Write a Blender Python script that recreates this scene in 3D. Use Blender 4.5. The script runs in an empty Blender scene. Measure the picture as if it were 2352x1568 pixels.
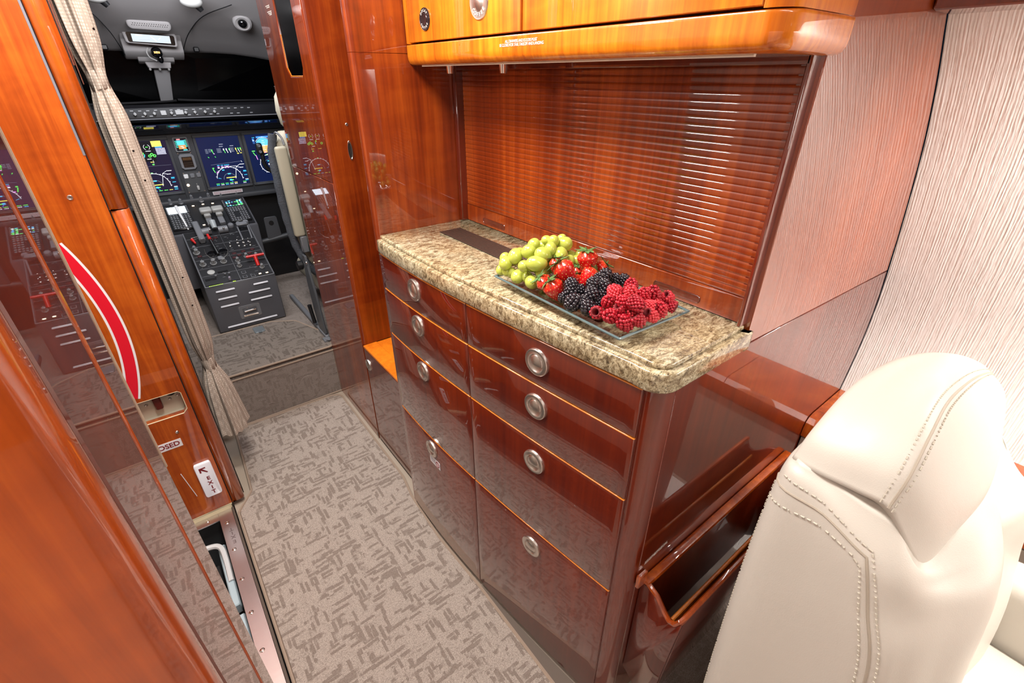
import bpy, bmesh, math, random
from math import sin, cos, pi, radians
from mathutils import Vector, Matrix, Euler
random.seed(7)
S = bpy.context.scene
COL = S.collection

# ------------------------------------------------------------------ camera, world, lights, exposure
cam = bpy.data.cameras.new('camera'); cam.sensor_width = 36.0; cam.lens = 1071.7/2352*36.0
cam.clip_start = 0.01; cam.clip_end = 60
co = bpy.data.objects.new('camera', cam); COL.objects.link(co); S.camera = co
PIT, YAW = radians(29.6), radians(37.8)
Fv = Vector((sin(YAW)*cos(PIT), cos(YAW)*cos(PIT), -sin(PIT))); Rv = Vector((cos(YAW), -sin(YAW), 0)); Uv = Rv.cross(Fv)
M = Matrix((Rv, Uv, -Fv)).transposed().to_4x4(); M.translation = (0, 0, 1.25)
co.matrix_world = M

W = bpy.data.worlds.new('night'); S.world = W; W.use_nodes = True
W.node_tree.nodes['Background'].inputs[0].default_value = (0.02, 0.03, 0.05, 1)
W.node_tree.nodes['Background'].inputs[1].default_value = 0.15

def area(name, loc, sx, sy, power, color, rot=(0, 0, 0), spread=180):
    l = bpy.data.lights.new(name, 'AREA'); l.shape = 'RECTANGLE'; l.size = sx; l.size_y = sy
    l.energy = power; l.color = color; l.spread = radians(spread)
    o = bpy.data.objects.new(name, l); COL.objects.link(o); o.location = loc; o.rotation_euler = rot
    return o
WARM = (1.0, 0.87, 0.72); NEUT = (1.0, 0.95, 0.90)
area('entry_light', (0.14, 0.66, 1.735), 0.26, 0.36, 10.0, NEUT)
area('forward_entry_light', (0.16, 1.27, 1.735), 0.30, 0.10, 7.5, NEUT)
area('aisle_light', (0.20, -0.75, 1.735), 0.22, 1.50, 6.5, NEUT)
area('right_valance_light', (1.00, -0.95, 1.328), 0.03, 1.9, 27.0, NEUT, (0, radians(-24), 0))
area('entry_side_light', (-0.36, 1.06, 1.585), 0.12, 0.18, 3.3, NEUT, (0, radians(-50), 0))
area('left_valance_light', (-0.56, -0.90, 1.328), 0.03, 1.9, 4.0, NEUT, (0, radians(10), 0))
area('forward_light', (0.2, 1.62, 1.735), 0.20, 0.10, 0.35, WARM)
area('cockpit_light', (0.24, 2.20, 1.55), 0.5, 0.25, 6.0, (0.92, 0.94, 1.0), (radians(35), 0, 0))

vs = S.view_settings
vs.view_transform = 'Standard'; vs.look = 'None'; vs.gamma = 1.0; vs.use_curve_mapping = False
vs.exposure = 0.55
S.cycles.use_denoising = True
S.cycles.max_bounces = 10; S.cycles.glossy_bounces = 6; S.cycles.transparent_max_bounces = 16
S.cycles.sample_clamp_indirect = 6.0

# ------------------------------------------------------------------ materials
def mat(name, base=(.5, .5, .5), rough=.5, metal=0., coat=0., coatr=.03, emit=None, es=1., spec=.5, sss=0.):
    m = bpy.data.materials.new(name); m.use_nodes = True
    b = m.node_tree.nodes['Principled BSDF']
    b.inputs['Base Color'].default_value = (*base, 1); b.inputs['Roughness'].default_value = rough
    b.inputs['Metallic'].default_value = metal; b.inputs['Coat Weight'].default_value = coat
    b.inputs['Coat Roughness'].default_value = coatr; b.inputs['Specular IOR Level'].default_value = spec
    if sss:
        b.inputs['Subsurface Weight'].default_value = sss; b.inputs['Subsurface Scale'].default_value = .006
    if emit:
        b.inputs['Emission Color'].default_value = (*emit, 1); b.inputs['Emission Strength'].default_value = es
    return m
class NT:
    def __init__(s, m): s.m = m; s.t = m.node_tree; s.b = s.t.nodes['Principled BSDF']
    def n(s, typ, **kw):
        nd = s.t.nodes.new(typ)
        for k, v in kw.items(): setattr(nd, k, v)
        return nd
    def l(s, a, b): s.t.links.new(a, b)
    def coord(s, scale, rot=(0, 0, 0), loc=(0, 0, 0)):
        tc = s.n('ShaderNodeTexCoord'); mp = s.n('ShaderNodeMapping')
        mp.inputs['Scale'].default_value = scale; mp.inputs['Rotation'].default_value = rot; mp.inputs['Location'].default_value = loc
        s.l(tc.outputs['Object'], mp.inputs['Vector']); return mp.outputs[0]
    def noise(s, vec, scale=1., detail=4., rough=.55, dist=0.):
        n = s.n('ShaderNodeTexNoise'); n.inputs['Scale'].default_value = scale; n.inputs['Detail'].default_value = detail
        n.inputs['Roughness'].default_value = rough; n.inputs['Distortion'].default_value = dist
        s.l(vec, n.inputs['Vector']); return n.outputs['Fac']
    def vor(s, vec, scale=1., feature='F1'):
        n = s.n('ShaderNodeTexVoronoi'); n.feature = feature; n.inputs['Scale'].default_value = scale
        s.l(vec, n.inputs['Vector']); return n
    def ramp(s, fac, stops, interp='LINEAR'):
        r = s.n('ShaderNodeValToRGB'); r.color_ramp.interpolation = interp
        e = r.color_ramp.elements
        while len(e) < len(stops): e.new(.5)
        for i, (p, c) in enumerate(stops): e[i].position = p; e[i].color = (*c, 1)
        s.l(fac, r.inputs['Fac']); return r.outputs['Color']
    def mix(s, a, b, fac, mode='MIX'):
        m = s.n('ShaderNodeMix', data_type='RGBA', blend_type=mode)
        for key, v in ((0, fac), (6, a), (7, b)):
            if isinstance(v, (int, float)): m.inputs[key].default_value = v
            elif isinstance(v, tuple): m.inputs[key].default_value = (*v, 1)
            else: s.l(v, m.inputs[key])
        return m.outputs[2]
    def math(s, op, a, b=0.):
        m = s.n('ShaderNodeMath', operation=op)
        for i, v in enumerate((a, b)):
            if isinstance(v, (int, float)): m.inputs[i].default_value = v
            else: s.l(v, m.inputs[i])
        return m.outputs[0]
    def bump(s, h, strength=.3, dist=.001):
        b = s.n('ShaderNodeBump'); b.inputs['Strength'].default_value = strength; b.inputs['Distance'].default_value = dist
        s.l(h, b.inputs['Height']); s.l(b.outputs[0], s.b.inputs['Normal']); return b.outputs[0]
    def base(s, c): s.l(c, s.b.inputs['Base Color'])

def wood(name, lo, mid, hi, coat=1., zs=1.1, rough=.33, seed=0., ior=1.6):
    m = mat(name, mid, rough, coat=coat, coatr=.012, spec=.35); t = NT(m)
    t.b.inputs['Coat IOR'].default_value = ior
    fine = t.noise(t.coord((95, 95, 3.0*zs), loc=(seed, seed, 0)), 1, 5, .6, .3)
    broad = t.noise(t.coord((13, 13, .7*zs), loc=(seed, 3+seed, 0)), 1, 3, .5, .6)
    fig = t.noise(t.coord((10, 10, 24), loc=(seed, 0, 5)), 1, 3, .5, .8)
    v = t.math('ADD', t.math('MULTIPLY', fine, .42), t.math('ADD', t.math('MULTIPLY', broad, .42), t.math('MULTIPLY', fig, .16)))
    t.base(t.ramp(v, [(.36, lo), (.5, mid), (.64, hi)]))
    return m
WOOD = wood('mahogany', (.200, .026, .0022), (.370, .062, .0050), (.560, .125, .0100))
WOOD_LOW = wood('mahogany_dark', (.080, .0056, .0008), (.120, .0098, .0012), (.165, .0165, .0018), seed=4, ior=1.72)  # shaded copy of the mahogany: dimness low down put into the colour
WOOD_END = wood('mahogany_end', (.225, .032, .0030), (.27, .042, .0036), (.32, .056, .0050), seed=11, ior=2.3)
WOOD_MID = wood('mahogany_mid', (.115, .0115, .0012), (.215, .028, .0024), (.345, .060, .0045), seed=6)  # half-shaded copy: weaker light on these panels put into the colour
WOOD_LIT = wood('mahogany_lit', (.42, .075, .003), (.66, .170, .006), (.85, .30, .012), seed=2)  # lit copy: ceiling light on the upper wood put into the colour
WOOD_EDGE_LIT = wood('mahogany_edge_lit', (.50, .13, .012), (.70, .21, .02), (.85, .30, .03), seed=9)  # brightened copy: light caught along edges put into the colour
NICHE = wood('niche_wood', (.60, .13, .006), (.75, .19, .010), (.85, .26, .014), coat=.3, seed=1)

def granite():
    m = mat('granite', rough=.12, coat=.6, coatr=.03); t = NT(m)
    v = t.coord((1, 1, 1)); vs_ = t.coord((1, 2.1, 1.4), rot=(0, 0, .5))
    a = t.noise(vs_, 48, 8, .68, 1.0); c = t.noise(vs_, 230, 6, .7, .6); d = t.noise(vs_, 135, 5, .75, 1.2); e = t.noise(v, 11, 3, .5, .3)
    base = t.ramp(a, [(.32, (.10, .075, .045)), (.43, (.29, .235, .145)), (.52, (.52, .465, .31)), (.66, (.74, .70, .52))])
    spk = t.ramp(c, [(.38, (.07, .055, .04)), (.45, (.60, .52, .40)), (.56, (1, 1, 1))])
    dk = t.ramp(d, [(.375, (.03, .025, .022)), (.41, (1, 1, 1))])
    pink = t.ramp(e, [(.4, (1, 1, 1)), (.65, (1.0, .86, .72))])
    x = t.mix(base, spk, .72, 'MULTIPLY'); x = t.mix(x, dk, .9, 'MULTIPLY'); x = t.mix(x, pink, .7, 'MULTIPLY')
    t.base(x); return m
GRAN = granite()

def carpet(name, lo, hi, dk, sc=1.):
    m = mat(name, hi, .95, spec=.1); t = NT(m)
    def strokes(scale, loc):
        wob = t.n('ShaderNodeTexNoise'); wob.inputs['Scale'].default_value = 90; wob.inputs['Detail'].default_value = 2
        t.l(t.coord((1, 1, 1)), wob.inputs['Vector']); add = t.n('ShaderNodeVectorMath', operation='MULTIPLY_ADD')
        t.l(wob.outputs['Color'], add.inputs[0]); add.inputs[1].default_value = (.22, .22, .22); t.l(t.coord(scale, loc=loc), add.inputs[2])
        v = t.n('ShaderNodeTexVoronoi'); v.distance = 'CHEBYCHEV'; v.inputs['Scale'].default_value = 1; t.l(add.outputs[0], v.inputs['Vector'])
        sp = t.n('ShaderNodeSeparateColor'); t.l(v.outputs['Color'], sp.inputs[0])
        return t.math('MULTIPLY', t.math('LESS_THAN', v.outputs['Distance'], .34), t.math('GREATER_THAN', sp.outputs[0], .38))
    zz = 1 if sc == 1. else 60
    A1 = strokes((15, 78, zz), (0, 0, 0)); A2 = strokes((19, 95, zz), (7, 3, 4)); B1 = strokes((78, 15, zz/3), (3, 1, 2)); B2 = strokes((95, 19, zz/3), (1, 8, 6))
    g = t.noise(t.coord((16*sc, 16*sc, 16*sc)), 1, 2, .5)
    ra = t.math('MAXIMUM', A1, A2); rb = t.math('MAXIMUM', B1, B2)
    sel = t.ramp(g, [(.47, (0, 0, 0)), (.53, (1, 1, 1))])
    pat = t.mix(ra, rb, sel)
    f = t.noise(t.coord((1, 1, 1)), 420*sc, 4, .75)
    col = t.mix(t.ramp(f, [(.3, lo), (.6, hi)]), dk, t.math('MULTIPLY', pat, .60 if sc == 1. else .3))
    t.base(col)
    h = t.math('SUBTRACT', t.math('MULTIPLY', f, .9), t.math('MULTIPLY', pat, .6))
    t.bump(h, .9, .004); return m
CARPET = carpet('carpet', (.25, .20, .17), (.60, .515, .45), (.21, .16, .13))
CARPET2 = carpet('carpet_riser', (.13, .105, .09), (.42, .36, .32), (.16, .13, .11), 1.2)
CARPET3 = carpet('carpet_step', (.12, .098, .085), (.34, .29, .25), (.12, .095, .08))
BIND = mat('carpet_binding', (.33, .25, .19), .85)

def wallcover():
    m = mat('ribbed_wallcovering', (.80, .75, .68), .75, spec=.2); t = NT(m)
    a = t.noise(t.coord((6, 300, 6)), 1, 3, .6, .25); b = t.noise(t.coord((60, 130, 60)), 1, 2, .5)
    tc = t.n('ShaderNodeTexCoord'); sy = t.n('ShaderNodeSeparateXYZ'); t.l(tc.outputs['Object'], sy.inputs[0])
    w = t.math('SINE', t.math('ADD', t.math('MULTIPLY', sy.outputs['Y'], 1400.), t.math('MULTIPLY', t.noise(t.coord((14, 30, 14)), 1, 3, .55), 9.)))
    v = t.math('ADD', t.math('MULTIPLY', a, .50), t.math('ADD', t.math('MULTIPLY', b, .20), t.math('ADD', t.math('MULTIPLY', w, .05), .15)))
    t.base(t.ramp(v, [(.36, (.72, .67, .61)), (.48, (.86, .84, .80)), (.6, (.92, .91, .88))]))
    t.bump(v, 1.0, .0030); return m
WALLC = wallcover()
def leather(name, c, sc=1.):
    m = mat(name, c, .42, spec=.4, coat=.08, coatr=.35); t = NT(m)
    v = t.vor(t.coord((1, 1, 1)), 900*sc); n = t.noise(t.coord((1, 1, 1)), 14, 3, .6, .4)
    t.bump(t.math('ADD', t.math('MULTIPLY', v.outputs['Distance'], .12), t.math('MULTIPLY', n, 1.1)), .35, .0016)
    return m
LEATH = leather('cream_leather', (.59, .555, .49))
TANL = leather('tan_leather', (.50, .42, .32))
def fabric(name, c1, c2):
    m = mat(name, c1, .9, spec=.15); t = NT(m)
    w = t.vor(t.coord((210, 210, 150)), 1); w.inputs['Randomness'].default_value = .12; n = t.noise(t.coord((1, 1, 1)), 60, 2)
    t.base(t.mix(t.ramp(w.outputs['Distance'], [(.15, c2), (.5, c1), (.8, tuple(x*.9 for x in c1))]), (.9, .85, .8), t.math('MULTIPLY', n, .12)))
    t.bump(w.outputs['Distance'], -.5, .0015); return m
CURT = fabric('curtain_weave', (.38, .30, .24), (.66, .58, .50))
SHEEP = mat('grey_sheepskin', (.09, .10, .12), .95); t = NT(SHEEP); t.bump(t.noise(t.coord((1, 1, 1)), 180, 4, .7), 1., .006)

NICK = mat('brushed_nickel', (.70, .66, .61), .33, metal=1.)
NICKD = mat('nickel_dish', (.62, .58, .53), .40, metal=1.)
CHROME = mat('chrome', (.82, .80, .77), .07, metal=1.)
ALU = mat('aluminium_plate', (.70, .66, .65), .28, metal=1.); t = NT(ALU); t.bump(t.noise(t.coord((3, 60, 60)), 3, 4), .15, .001)
DARK = mat('dark_gap', (.012, .006, .004), .8)
BLACK = mat('black_plastic', (.008, .008, .009), .38)
BLACKG = mat('black_gloss', (.004, .004, .005), .06, coat=.5)
CREAMP = mat('cream_paint', (.72, .64, .42), .4)
CONS = mat('console_grey', (.080, .081, .092), .42); t = NT(CONS); t.bump(t.noise(t.coord((1, 1, 1)), 900, 2), .15, .0006)
CONST = mat('console_top', (.012, .012, .014), .35)
PANEL = mat('panel_grey', (.045, .048, .055), .5)
GREYP = mat('grey_plastic', (.16, .165, .18), .42)
KNOB = mat('knob_grey', (.20, .205, .21), .38)
LGREY = mat('light_grey_plastic', (.42, .42, .41), .4)
WHITEP = mat('white_plastic', (.74, .75, .76), .35)
HEADL = mat('headliner_grey', (.44, .42, .42), .8)
HEADD = mat('headliner_trim', (.22, .215, .22), .7)
SHIELD = mat('glareshield', (.006, .006, .008), .45, spec=.2)
WINB = mat('night_window', (.001, .001, .0012), .15, spec=.12)
REDP = mat('red_paint', (.55, .012, .010), .35, coat=.3)
REDD = mat('dark_red_key', (.050, .008, .010), .4)
REDARC = mat('red_decal', (.68, .008, .025), .35)
WHITED = mat('white_decal', (.80, .80, .83), .4)
TEXTW = mat('white_lettering', (.85, .80, .76), .5)
MAROON = mat('maroon_lettering', (.22, .010, .018), .5)
EXITP = mat('exit_sign_white', (.80, .80, .84), .25, coat=.5, emit=(.8, .82, .9), es=.12)
STEELB = mat('blue_white_paint', (.50, .62, .68), .4)
LAMPW = mat('lamp_glow', (.9, .8, .7), .4, emit=(1, .72, .45), es=3.)
DIFF = mat('light_diffuser', (.9, .9, .9), .4, emit=(1, .95, .9), es=5.)
GRIP = mat('black_tread', (.012, .012, .013), .9); t = NT(GRIP); t.bump(t.vor(t.coord((1, 1, 1)), 260).outputs['Distance'], .8, .002)
VENT = mat('bronze_vent', (.13, .075, .055), .35, metal=.5)
CEIL = mat('cream_ceiling', (.72, .67, .60), .8)
CREAMPL = mat('cream_side_panel', (.50, .45, .38), .6)

def glassmat(name, tint, ior=1.45, gl=.0):
    m = bpy.data.materials.new(name); m.use_nodes = True; t = m.node_tree
    for n in list(t.nodes): t.nodes.remove(n)
    o = t.nodes.new('ShaderNodeOutputMaterial'); mx = t.nodes.new('ShaderNodeMixShader')
    tr = t.nodes.new('ShaderNodeBsdfTransparent'); g = t.nodes.new('ShaderNodeBsdfGlossy'); f = t.nodes.new('ShaderNodeFresnel')
    tr.inputs[0].default_value = (*tint, 1); g.inputs['Roughness'].default_value = gl; f.inputs['IOR'].default_value = ior
    t.links.new(f.outputs[0], mx.inputs[0]); t.links.new(tr.outputs[0], mx.inputs[1]); t.links.new(g.outputs[0], mx.inputs[2])
    t.links.new(mx.outputs[0], o.inputs[0]); return m
GLASS = glassmat('clear_glass', (.90, .95, .93))
GLASSE = glassmat('glass_edge', (.66, .84, .86), 1.4)
WINDG = glassmat('cockpit_glass', (.5, .5, .55), 1.25)

_em = {}
def emat(c, s=1.5):
    k = (c, s)
    if k not in _em: _em[k] = mat('screen_%02d' % len(_em), (0, 0, 0), .3, emit=c, es=s)
    return _em[k]

# ------------------------------------------------------------------ mesh builder
class B:
    def __init__(s): s.bm = bmesh.new()
    def _add(s, t, mi, M=None):
        for f in t.faces: f.material_index = mi if not f.material_index else f.material_index
        if M is not None: bmesh.ops.transform(t, matrix=M, verts=t.verts)
        me = bpy.data.meshes.new('tmp'); t.to_mesh(me); t.free(); s.bm.from_mesh(me); bpy.data.meshes.remove(me)
    def box(s, x0, x1, y0, y1, z0, z1, bev=0, mi=0, M=None, seg=1):
        t = bmesh.new(); bmesh.ops.create_cube(t, size=1)
        bmesh.ops.transform(t, matrix=Matrix.Translation(((x0+x1)/2, (y0+y1)/2, (z0+z1)/2)) @ Matrix.Diagonal((abs(x1-x0), abs(y1-y0), abs(z1-z0), 1)), verts=t.verts)
        if bev: bmesh.ops.bevel(t, geom=list(t.edges), offset=bev, segments=seg, profile=.5, affect='EDGES')
        s._add(t, mi, M); return s
    def prism(s, poly, axis, a, b, bev=0, mi=0, M=None, seg=1, ang=25):
        """poly: list of 2D points; axis z:(x,y) x:(y,z) y:(x,z); extruded a..b"""
        t = bmesh.new()
        def p3(p, h): return (p[0], p[1], h) if axis == 'z' else ((h, p[0], p[1]) if axis == 'x' else (p[0], h, p[1]))
        lo = [t.verts.new(p3(p, a)) for p in poly]; hi = [t.verts.new(p3(p, b)) for p in poly]
        n = len(poly); t.faces.new(lo); t.faces.new(hi)
        for i in range(n): t.faces.new((lo[i], lo[(i+1) % n], hi[(i+1) % n], hi[i]))
        bmesh.ops.recalc_face_normals(t, faces=t.faces)
        if bev:
            es = [e for e in t.edges if len(e.link_faces) == 2 and e.calc_face_angle() > radians(ang)]
            bmesh.ops.bevel(t, geom=es, offset=bev, segments=seg, profile=.5, affect='EDGES')
        s._add(t, mi, M); return s
    def tube(s, pts, r, n=8, mi=0, closed=False, cap=True):
        t = bmesh.new(); pts = [Vector(p) for p in pts]; N = len(pts); rings = []; prev = None
        for i, p in enumerate(pts):
            if closed: d = pts[(i+1) % N]-pts[i-1]
            else: d = pts[min(i+1, N-1)]-pts[max(i-1, 0)]
            d.normalize()
            if prev is None:
                a = d.orthogonal().normalized()
            else:
                a = (prev - d*prev.dot(d)).normalized()
            prev = a; b = d.cross(a); rr = r[i] if isinstance(r, (list, tuple)) else r
            rings.append([t.verts.new(p + a*rr*cos(2*pi*k/n) + b*rr*sin(2*pi*k/n)) for k in range(n)])
        for i in range(N if closed else N-1):
            A, C = rings[i], rings[(i+1) % N]
            for k in range(n): t.faces.new((A[k], A[(k+1) % n], C[(k+1) % n], C[k]))
        if cap and not closed: t.faces.new(rings[0][::-1]); t.faces.new(rings[-1])
        bmesh.ops.recalc_face_normals(t, faces=t.faces); s._add(t, mi); return s
    def lathe(s, prof, M=None, n=20, mi=0, cap=True):
        """prof: (radius, height) along local z"""
        t = bmesh.new(); rings = []
        for r, h in prof: rings.append([t.verts.new((max(r, 1e-5)*cos(2*pi*k/n), max(r, 1e-5)*sin(2*pi*k/n), h)) for k in range(n)])
        for A, C in zip(rings, rings[1:]):
            for k in range(n): t.faces.new((A[k], A[(k+1) % n], C[(k+1) % n], C[k]))
        if cap: t.faces.new(rings[0][::-1]); t.faces.new(rings[-1])
        bmesh.ops.recalc_face_normals(t, faces=t.faces); s._add(t, mi, M); return s
    def ell(s, c, r, rot=None, u=16, v=10, mi=0):
        t = bmesh.new(); bmesh.ops.create_uvsphere(t, u_segments=u, v_segments=v, radius=1)
        if isinstance(r, (int, float)): r = (r, r, r)
        M = Matrix.Translation(c) @ (rot.to_matrix().to_4x4() if rot else Matrix()) @ Matrix.Diagonal((*r, 1))
        s._add(t, mi, M); return s
    def grid(s, rows, mi=0, cu=False, cv=False, flip=False):
        t = bmesh.new(); V = [[t.verts.new(p) for p in r] for r in rows]; n, m = len(V), len(V[0])
        for i in range(n if cu else n-1):
            for j in range(m if cv else m-1):
                q = (V[i][j], V[i][(j+1) % m], V[(i+1) % n][(j+1) % m], V[(i+1) % n][j])
                try: t.faces.new(q[::-1] if flip else q)
                except ValueError: pass
        s._add(t, mi); return s
    def poly(s, pts, mi=0):
        t = bmesh.new(); t.faces.new([t.verts.new(p) for p in pts]); s._add(t, mi); return s
    def text(s, txt, size, M, mi=0, ext=.00015, align='CENTER', offset=0., sp=1.):
        c = bpy.data.curves.new('txt', 'FONT'); c.body = txt; c.size = size; c.extrude = ext; c.align_x = align; c.align_y = 'CENTER'
        c.resolution_u = 3; c.offset = offset; c.space_character = sp; c.space_line = .85
        o = bpy.data.objects.new('txt', c); me = o.to_mesh()
        t = bmesh.new(); t.from_mesh(me); o.to_mesh_clear(); bpy.data.objects.remove(o); bpy.data.curves.remove(c)
        for f in t.faces: f.material_index = 0
        s._add(t, mi, M); return s
    def build(s, name, mats, parent=None, smooth=True, ang=38, weld=False, recalc=False):
        bm = s.bm
        if weld: bmesh.ops.remove_doubles(bm, verts=bm.verts, dist=1e-5)
        if recalc: bmesh.ops.recalc_face_normals(bm, faces=bm.faces)
        a = radians(ang)
        for f in bm.faces: f.smooth = smooth
        if smooth:
            for e in bm.edges:
                if len(e.link_faces) == 2 and e.calc_face_angle(0) > a: e.smooth = False
        me = bpy.data.meshes.new(name); bm.to_mesh(me); bm.free()
        for m in (mats if isinstance(mats, (list, tuple)) else [mats]): me.materials.append(m)
        o = bpy.data.objects.new(name, me); COL.objects.link(o)
        if parent is not None: par(o, parent)
        return o
def wm(o): return o.matrix_basis.copy() if o.parent is None else wm(o.parent) @ o.matrix_parent_inverse @ o.matrix_basis
def par(o, p):
    o.parent = p; o.matrix_parent_inverse = wm(p).inverted()
def tag(o, label=None, cat=None, group=None, kind=None):
    if label: o['label'] = label
    if cat: o['category'] = cat
    if group: o['group'] = group
    if kind: o['kind'] = kind
    return o
def thing(name, label, cat, loc, group=None):
    o = bpy.data.objects.new(name, None); COL.objects.link(o); o.location = loc; o.empty_display_size = .05
    return tag(o, label, cat, group)
def struct(o, label=None): return tag(o, label, None, None, 'structure')
def frame(origin, xdir, zdir):
    """matrix whose local x is xdir and local z is zdir (outward normal)"""
    z = Vector(zdir).normalized(); x = Vector(xdir).normalized(); y = z.cross(x)
    m = Matrix((x, y, z)).transposed().to_4x4(); m.translation = origin; return m
def AISLE(x, y, z): return frame((x, y, z), (0, -1, 0), (-1, 0, 0))      # on a wall seen from the aisle (faces -x)
def AFT(x, y, z): return frame((x, y, z), (1, 0, 0), (0, -1, 0))         # on a wall facing aft (-y)

# ------------------------------------------------------------------ the setting: shell
CX = .22
SIDE = [(1.10, 0.0), (1.235, .2), (1.31, .38), (1.345, .516), (1.361, .683), (1.324, .857), (1.224, 1.098), (1.136, 1.234), (1.047, 1.336), (.985, 1.42), (.90, 1.52), (.80, 1.60)]
def cr(P, n):
    out = []; P = [Vector(p) for p in P]
    for i in range(len(P)-1):
        a = P[i-1] if i else P[0]*2-P[1]; d = P[i+2] if i+2 < len(P) else P[-1]*2-P[-2]; b, c = P[i], P[i+1]
        for k in range(n):
            t = k/n; out.append(.5*((2*b)+(c-a)*t+(2*a-5*b+4*c-d)*t*t+(3*b-a-3*c+d)*t**3))
    out.append(P[-1]); return out
prof = cr([(x, z, 0) for x, z in SIDE], 5)
b = B(); b.grid([[(p.x, y, p.y) for p in prof] for y in (-2.6, -1.6, -.6, .274)]); struct(b.build('wall_right', WALLC), 'curved cabin side wall in pale ribbed wallcovering')
b = B(); b.grid([[(2*CX-p.x, y, p.y) for p in prof] for y in (-2.6, -1.6, -.6, .17)], flip=True); struct(b.build('wall_left', WALLC))
b = B(); b.box(-1.2, 1.6, -2.65, -2.6, -.05, 1.9); struct(b.build('wall_aft', WOOD))
cp = cr([(CX+.60, 1.58, 0), (CX+.5, 1.66, 0), (CX+.3, 1.745, 0), (CX, 1.77, 0), (CX-.3, 1.745, 0), (CX-.5, 1.66, 0), (CX-.60, 1.58, 0)], 4)
b = B(); b.grid([[(p.x, y, p.y) for p in cp] for y in (-2.6, .3, 1.0, 1.88)]); struct(b.build('ceiling', CEIL))
for s, nm in ((1, 'right'), (-1, 'left')):
    b = B(); X = lambda v: CX+s*(v-CX)
    b.prism([(X(.967), 1.331), (X(1.05), 1.331), (X(1.06), 1.40), (X(.95), 1.50), (X(.82), 1.60), (X(.80), 1.585), (X(.94), 1.44)], 'y', -2.6, .273 if s > 0 else .17, .003)
    struct(b.build('trim_1' if s > 0 else 'trim_2', WOOD_LOW), 'dark red wood valance above the ribbed side wall' if s > 0 else None)
# wood upper bulkhead panels that close the space above the galley
b = B(); b.box(.70, 1.7, 1.09, 1.12, 0, 1.9); b.box(-1.3, -.03, 1.475, 1.50, -.4, 1.9); b.build('wall_outer', DARK); struct(bpy.data.objects['wall_outer'])
b = B(); b.box(-.83, -.81, .292, 1.46, -.7, 1.9); struct(b.build('wall_entry', CREAMPL))

# floors
fl = B()
fl.prism([(-.068, -2.6), (1.2, -2.6), (1.2, 1.9), (-.3, 1.9), (-.3, 1.452), (-.068, 1.452)], 'z', -.02, -.0015)
fl.box(-1.1, -.068, -2.6, .40, -.02, -.0015)
struct(fl.build('floor', mat('floor_tan', (.40, .33, .26), .8)), 'tan floor edge beside the carpet runner')
# runner carpet over the aisle
def rounded(poly, r, n=5):
    out = []; N = len(poly)
    for i, p in enumerate(poly):
        rr = r[i] if isinstance(r, (list, tuple)) else r
        a, c = Vector(poly[i-1]), Vector(poly[(i+1) % N]); p = Vector(p)
        if rr <= 0: out.append(tuple(p)); continue
        u = (a-p).normalized(); v = (c-p).normalized(); half = u.angle(v)/2; d = rr/math.tan(half)
        ctr = p+(u+v).normalized()*rr/sin(half); s0 = p+u*d-ctr; s1 = p+v*d-ctr
        a0 = math.atan2(s0.y, s0.x); da = math.atan2(s1.y, s1.x)-a0
        while da > pi: da -= 2*pi
        while da < -pi: da += 2*pi
        for k in range(n+1):
            t = a0+da*k/n; out.append((ctr.x+rr*cos(t), ctr.y+rr*sin(t)))
    return out
run = rounded([(-.068, -2.5), (.418, -2.5), (.420, .385), (.4195, .69), (.4105, .90), (.420, 1.10), (.437, 1.20), (.440, 1.842), (.012, 1.85), (-.008, 1.46), (-.062, 1.385)], [0, 0, .1, .1, .1, .05, .1, .045, .03, .03, .02])
rug = thing('carpet_runner', 'grey brown patterned carpet runner along the aisle floor', 'carpet', (.18, .5, 0))
b = B(); b.prism(run, 'z', -.001, .004); b.build('pile', CARPET, rug)
b = B(); b.tube([(x, y, .004) for x, y in run], .0045, 6, closed=True); b.build('binding', BIND, rug)
b = B(); b.prism([(.4215, .69), (.4235, .40), (.424, .20), (.424, -.3), (.462, -.3), (.462, .20), (.4655, .30), (.4525, .40), (.4415, .50), (.4325, .60), (.4235, .69)], 'z', -.001, .006)
tag(b.build('floor_edging', mat('woven_edging', (.13, .10, .08), .8)), 'narrow woven edging strip between carpet and lowest right drawer', 'edging')
# second carpet under the seat
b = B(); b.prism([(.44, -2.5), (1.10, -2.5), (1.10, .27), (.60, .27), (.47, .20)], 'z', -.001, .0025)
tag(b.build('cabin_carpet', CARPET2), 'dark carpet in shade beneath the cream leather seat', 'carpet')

# step to the flight deck
ST = .235
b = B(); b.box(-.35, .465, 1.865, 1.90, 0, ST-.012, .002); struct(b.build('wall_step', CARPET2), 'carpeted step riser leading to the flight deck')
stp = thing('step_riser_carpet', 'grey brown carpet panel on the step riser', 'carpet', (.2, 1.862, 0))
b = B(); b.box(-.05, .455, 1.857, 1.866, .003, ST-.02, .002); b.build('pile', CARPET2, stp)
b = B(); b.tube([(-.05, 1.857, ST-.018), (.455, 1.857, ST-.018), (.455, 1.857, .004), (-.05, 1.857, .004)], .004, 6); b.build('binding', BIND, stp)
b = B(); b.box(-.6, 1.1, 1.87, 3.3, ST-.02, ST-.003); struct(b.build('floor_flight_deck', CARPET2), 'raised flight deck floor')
sc = thing('step_carpet', 'worn grey carpet mat on top of the step before the console', 'carpet', (.2, 2.0, ST))
mt = rounded([(-.05, 1.862), (.462, 1.858), (.462, 2.02), (.40, 2.20), (.30, 2.262), (.06, 2.262), (-.05, 2.262)], [0, .02, .02, .04, .02, 0, 0])
b = B(); b.prism(mt, 'z', ST-.003, ST+.003); b.build('pile', CARPET3, sc)
b = B(); b.tube([(x, y, ST+.001) for x, y in mt], .0045, 6, closed=True); b.build('binding', BIND, sc)

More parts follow.
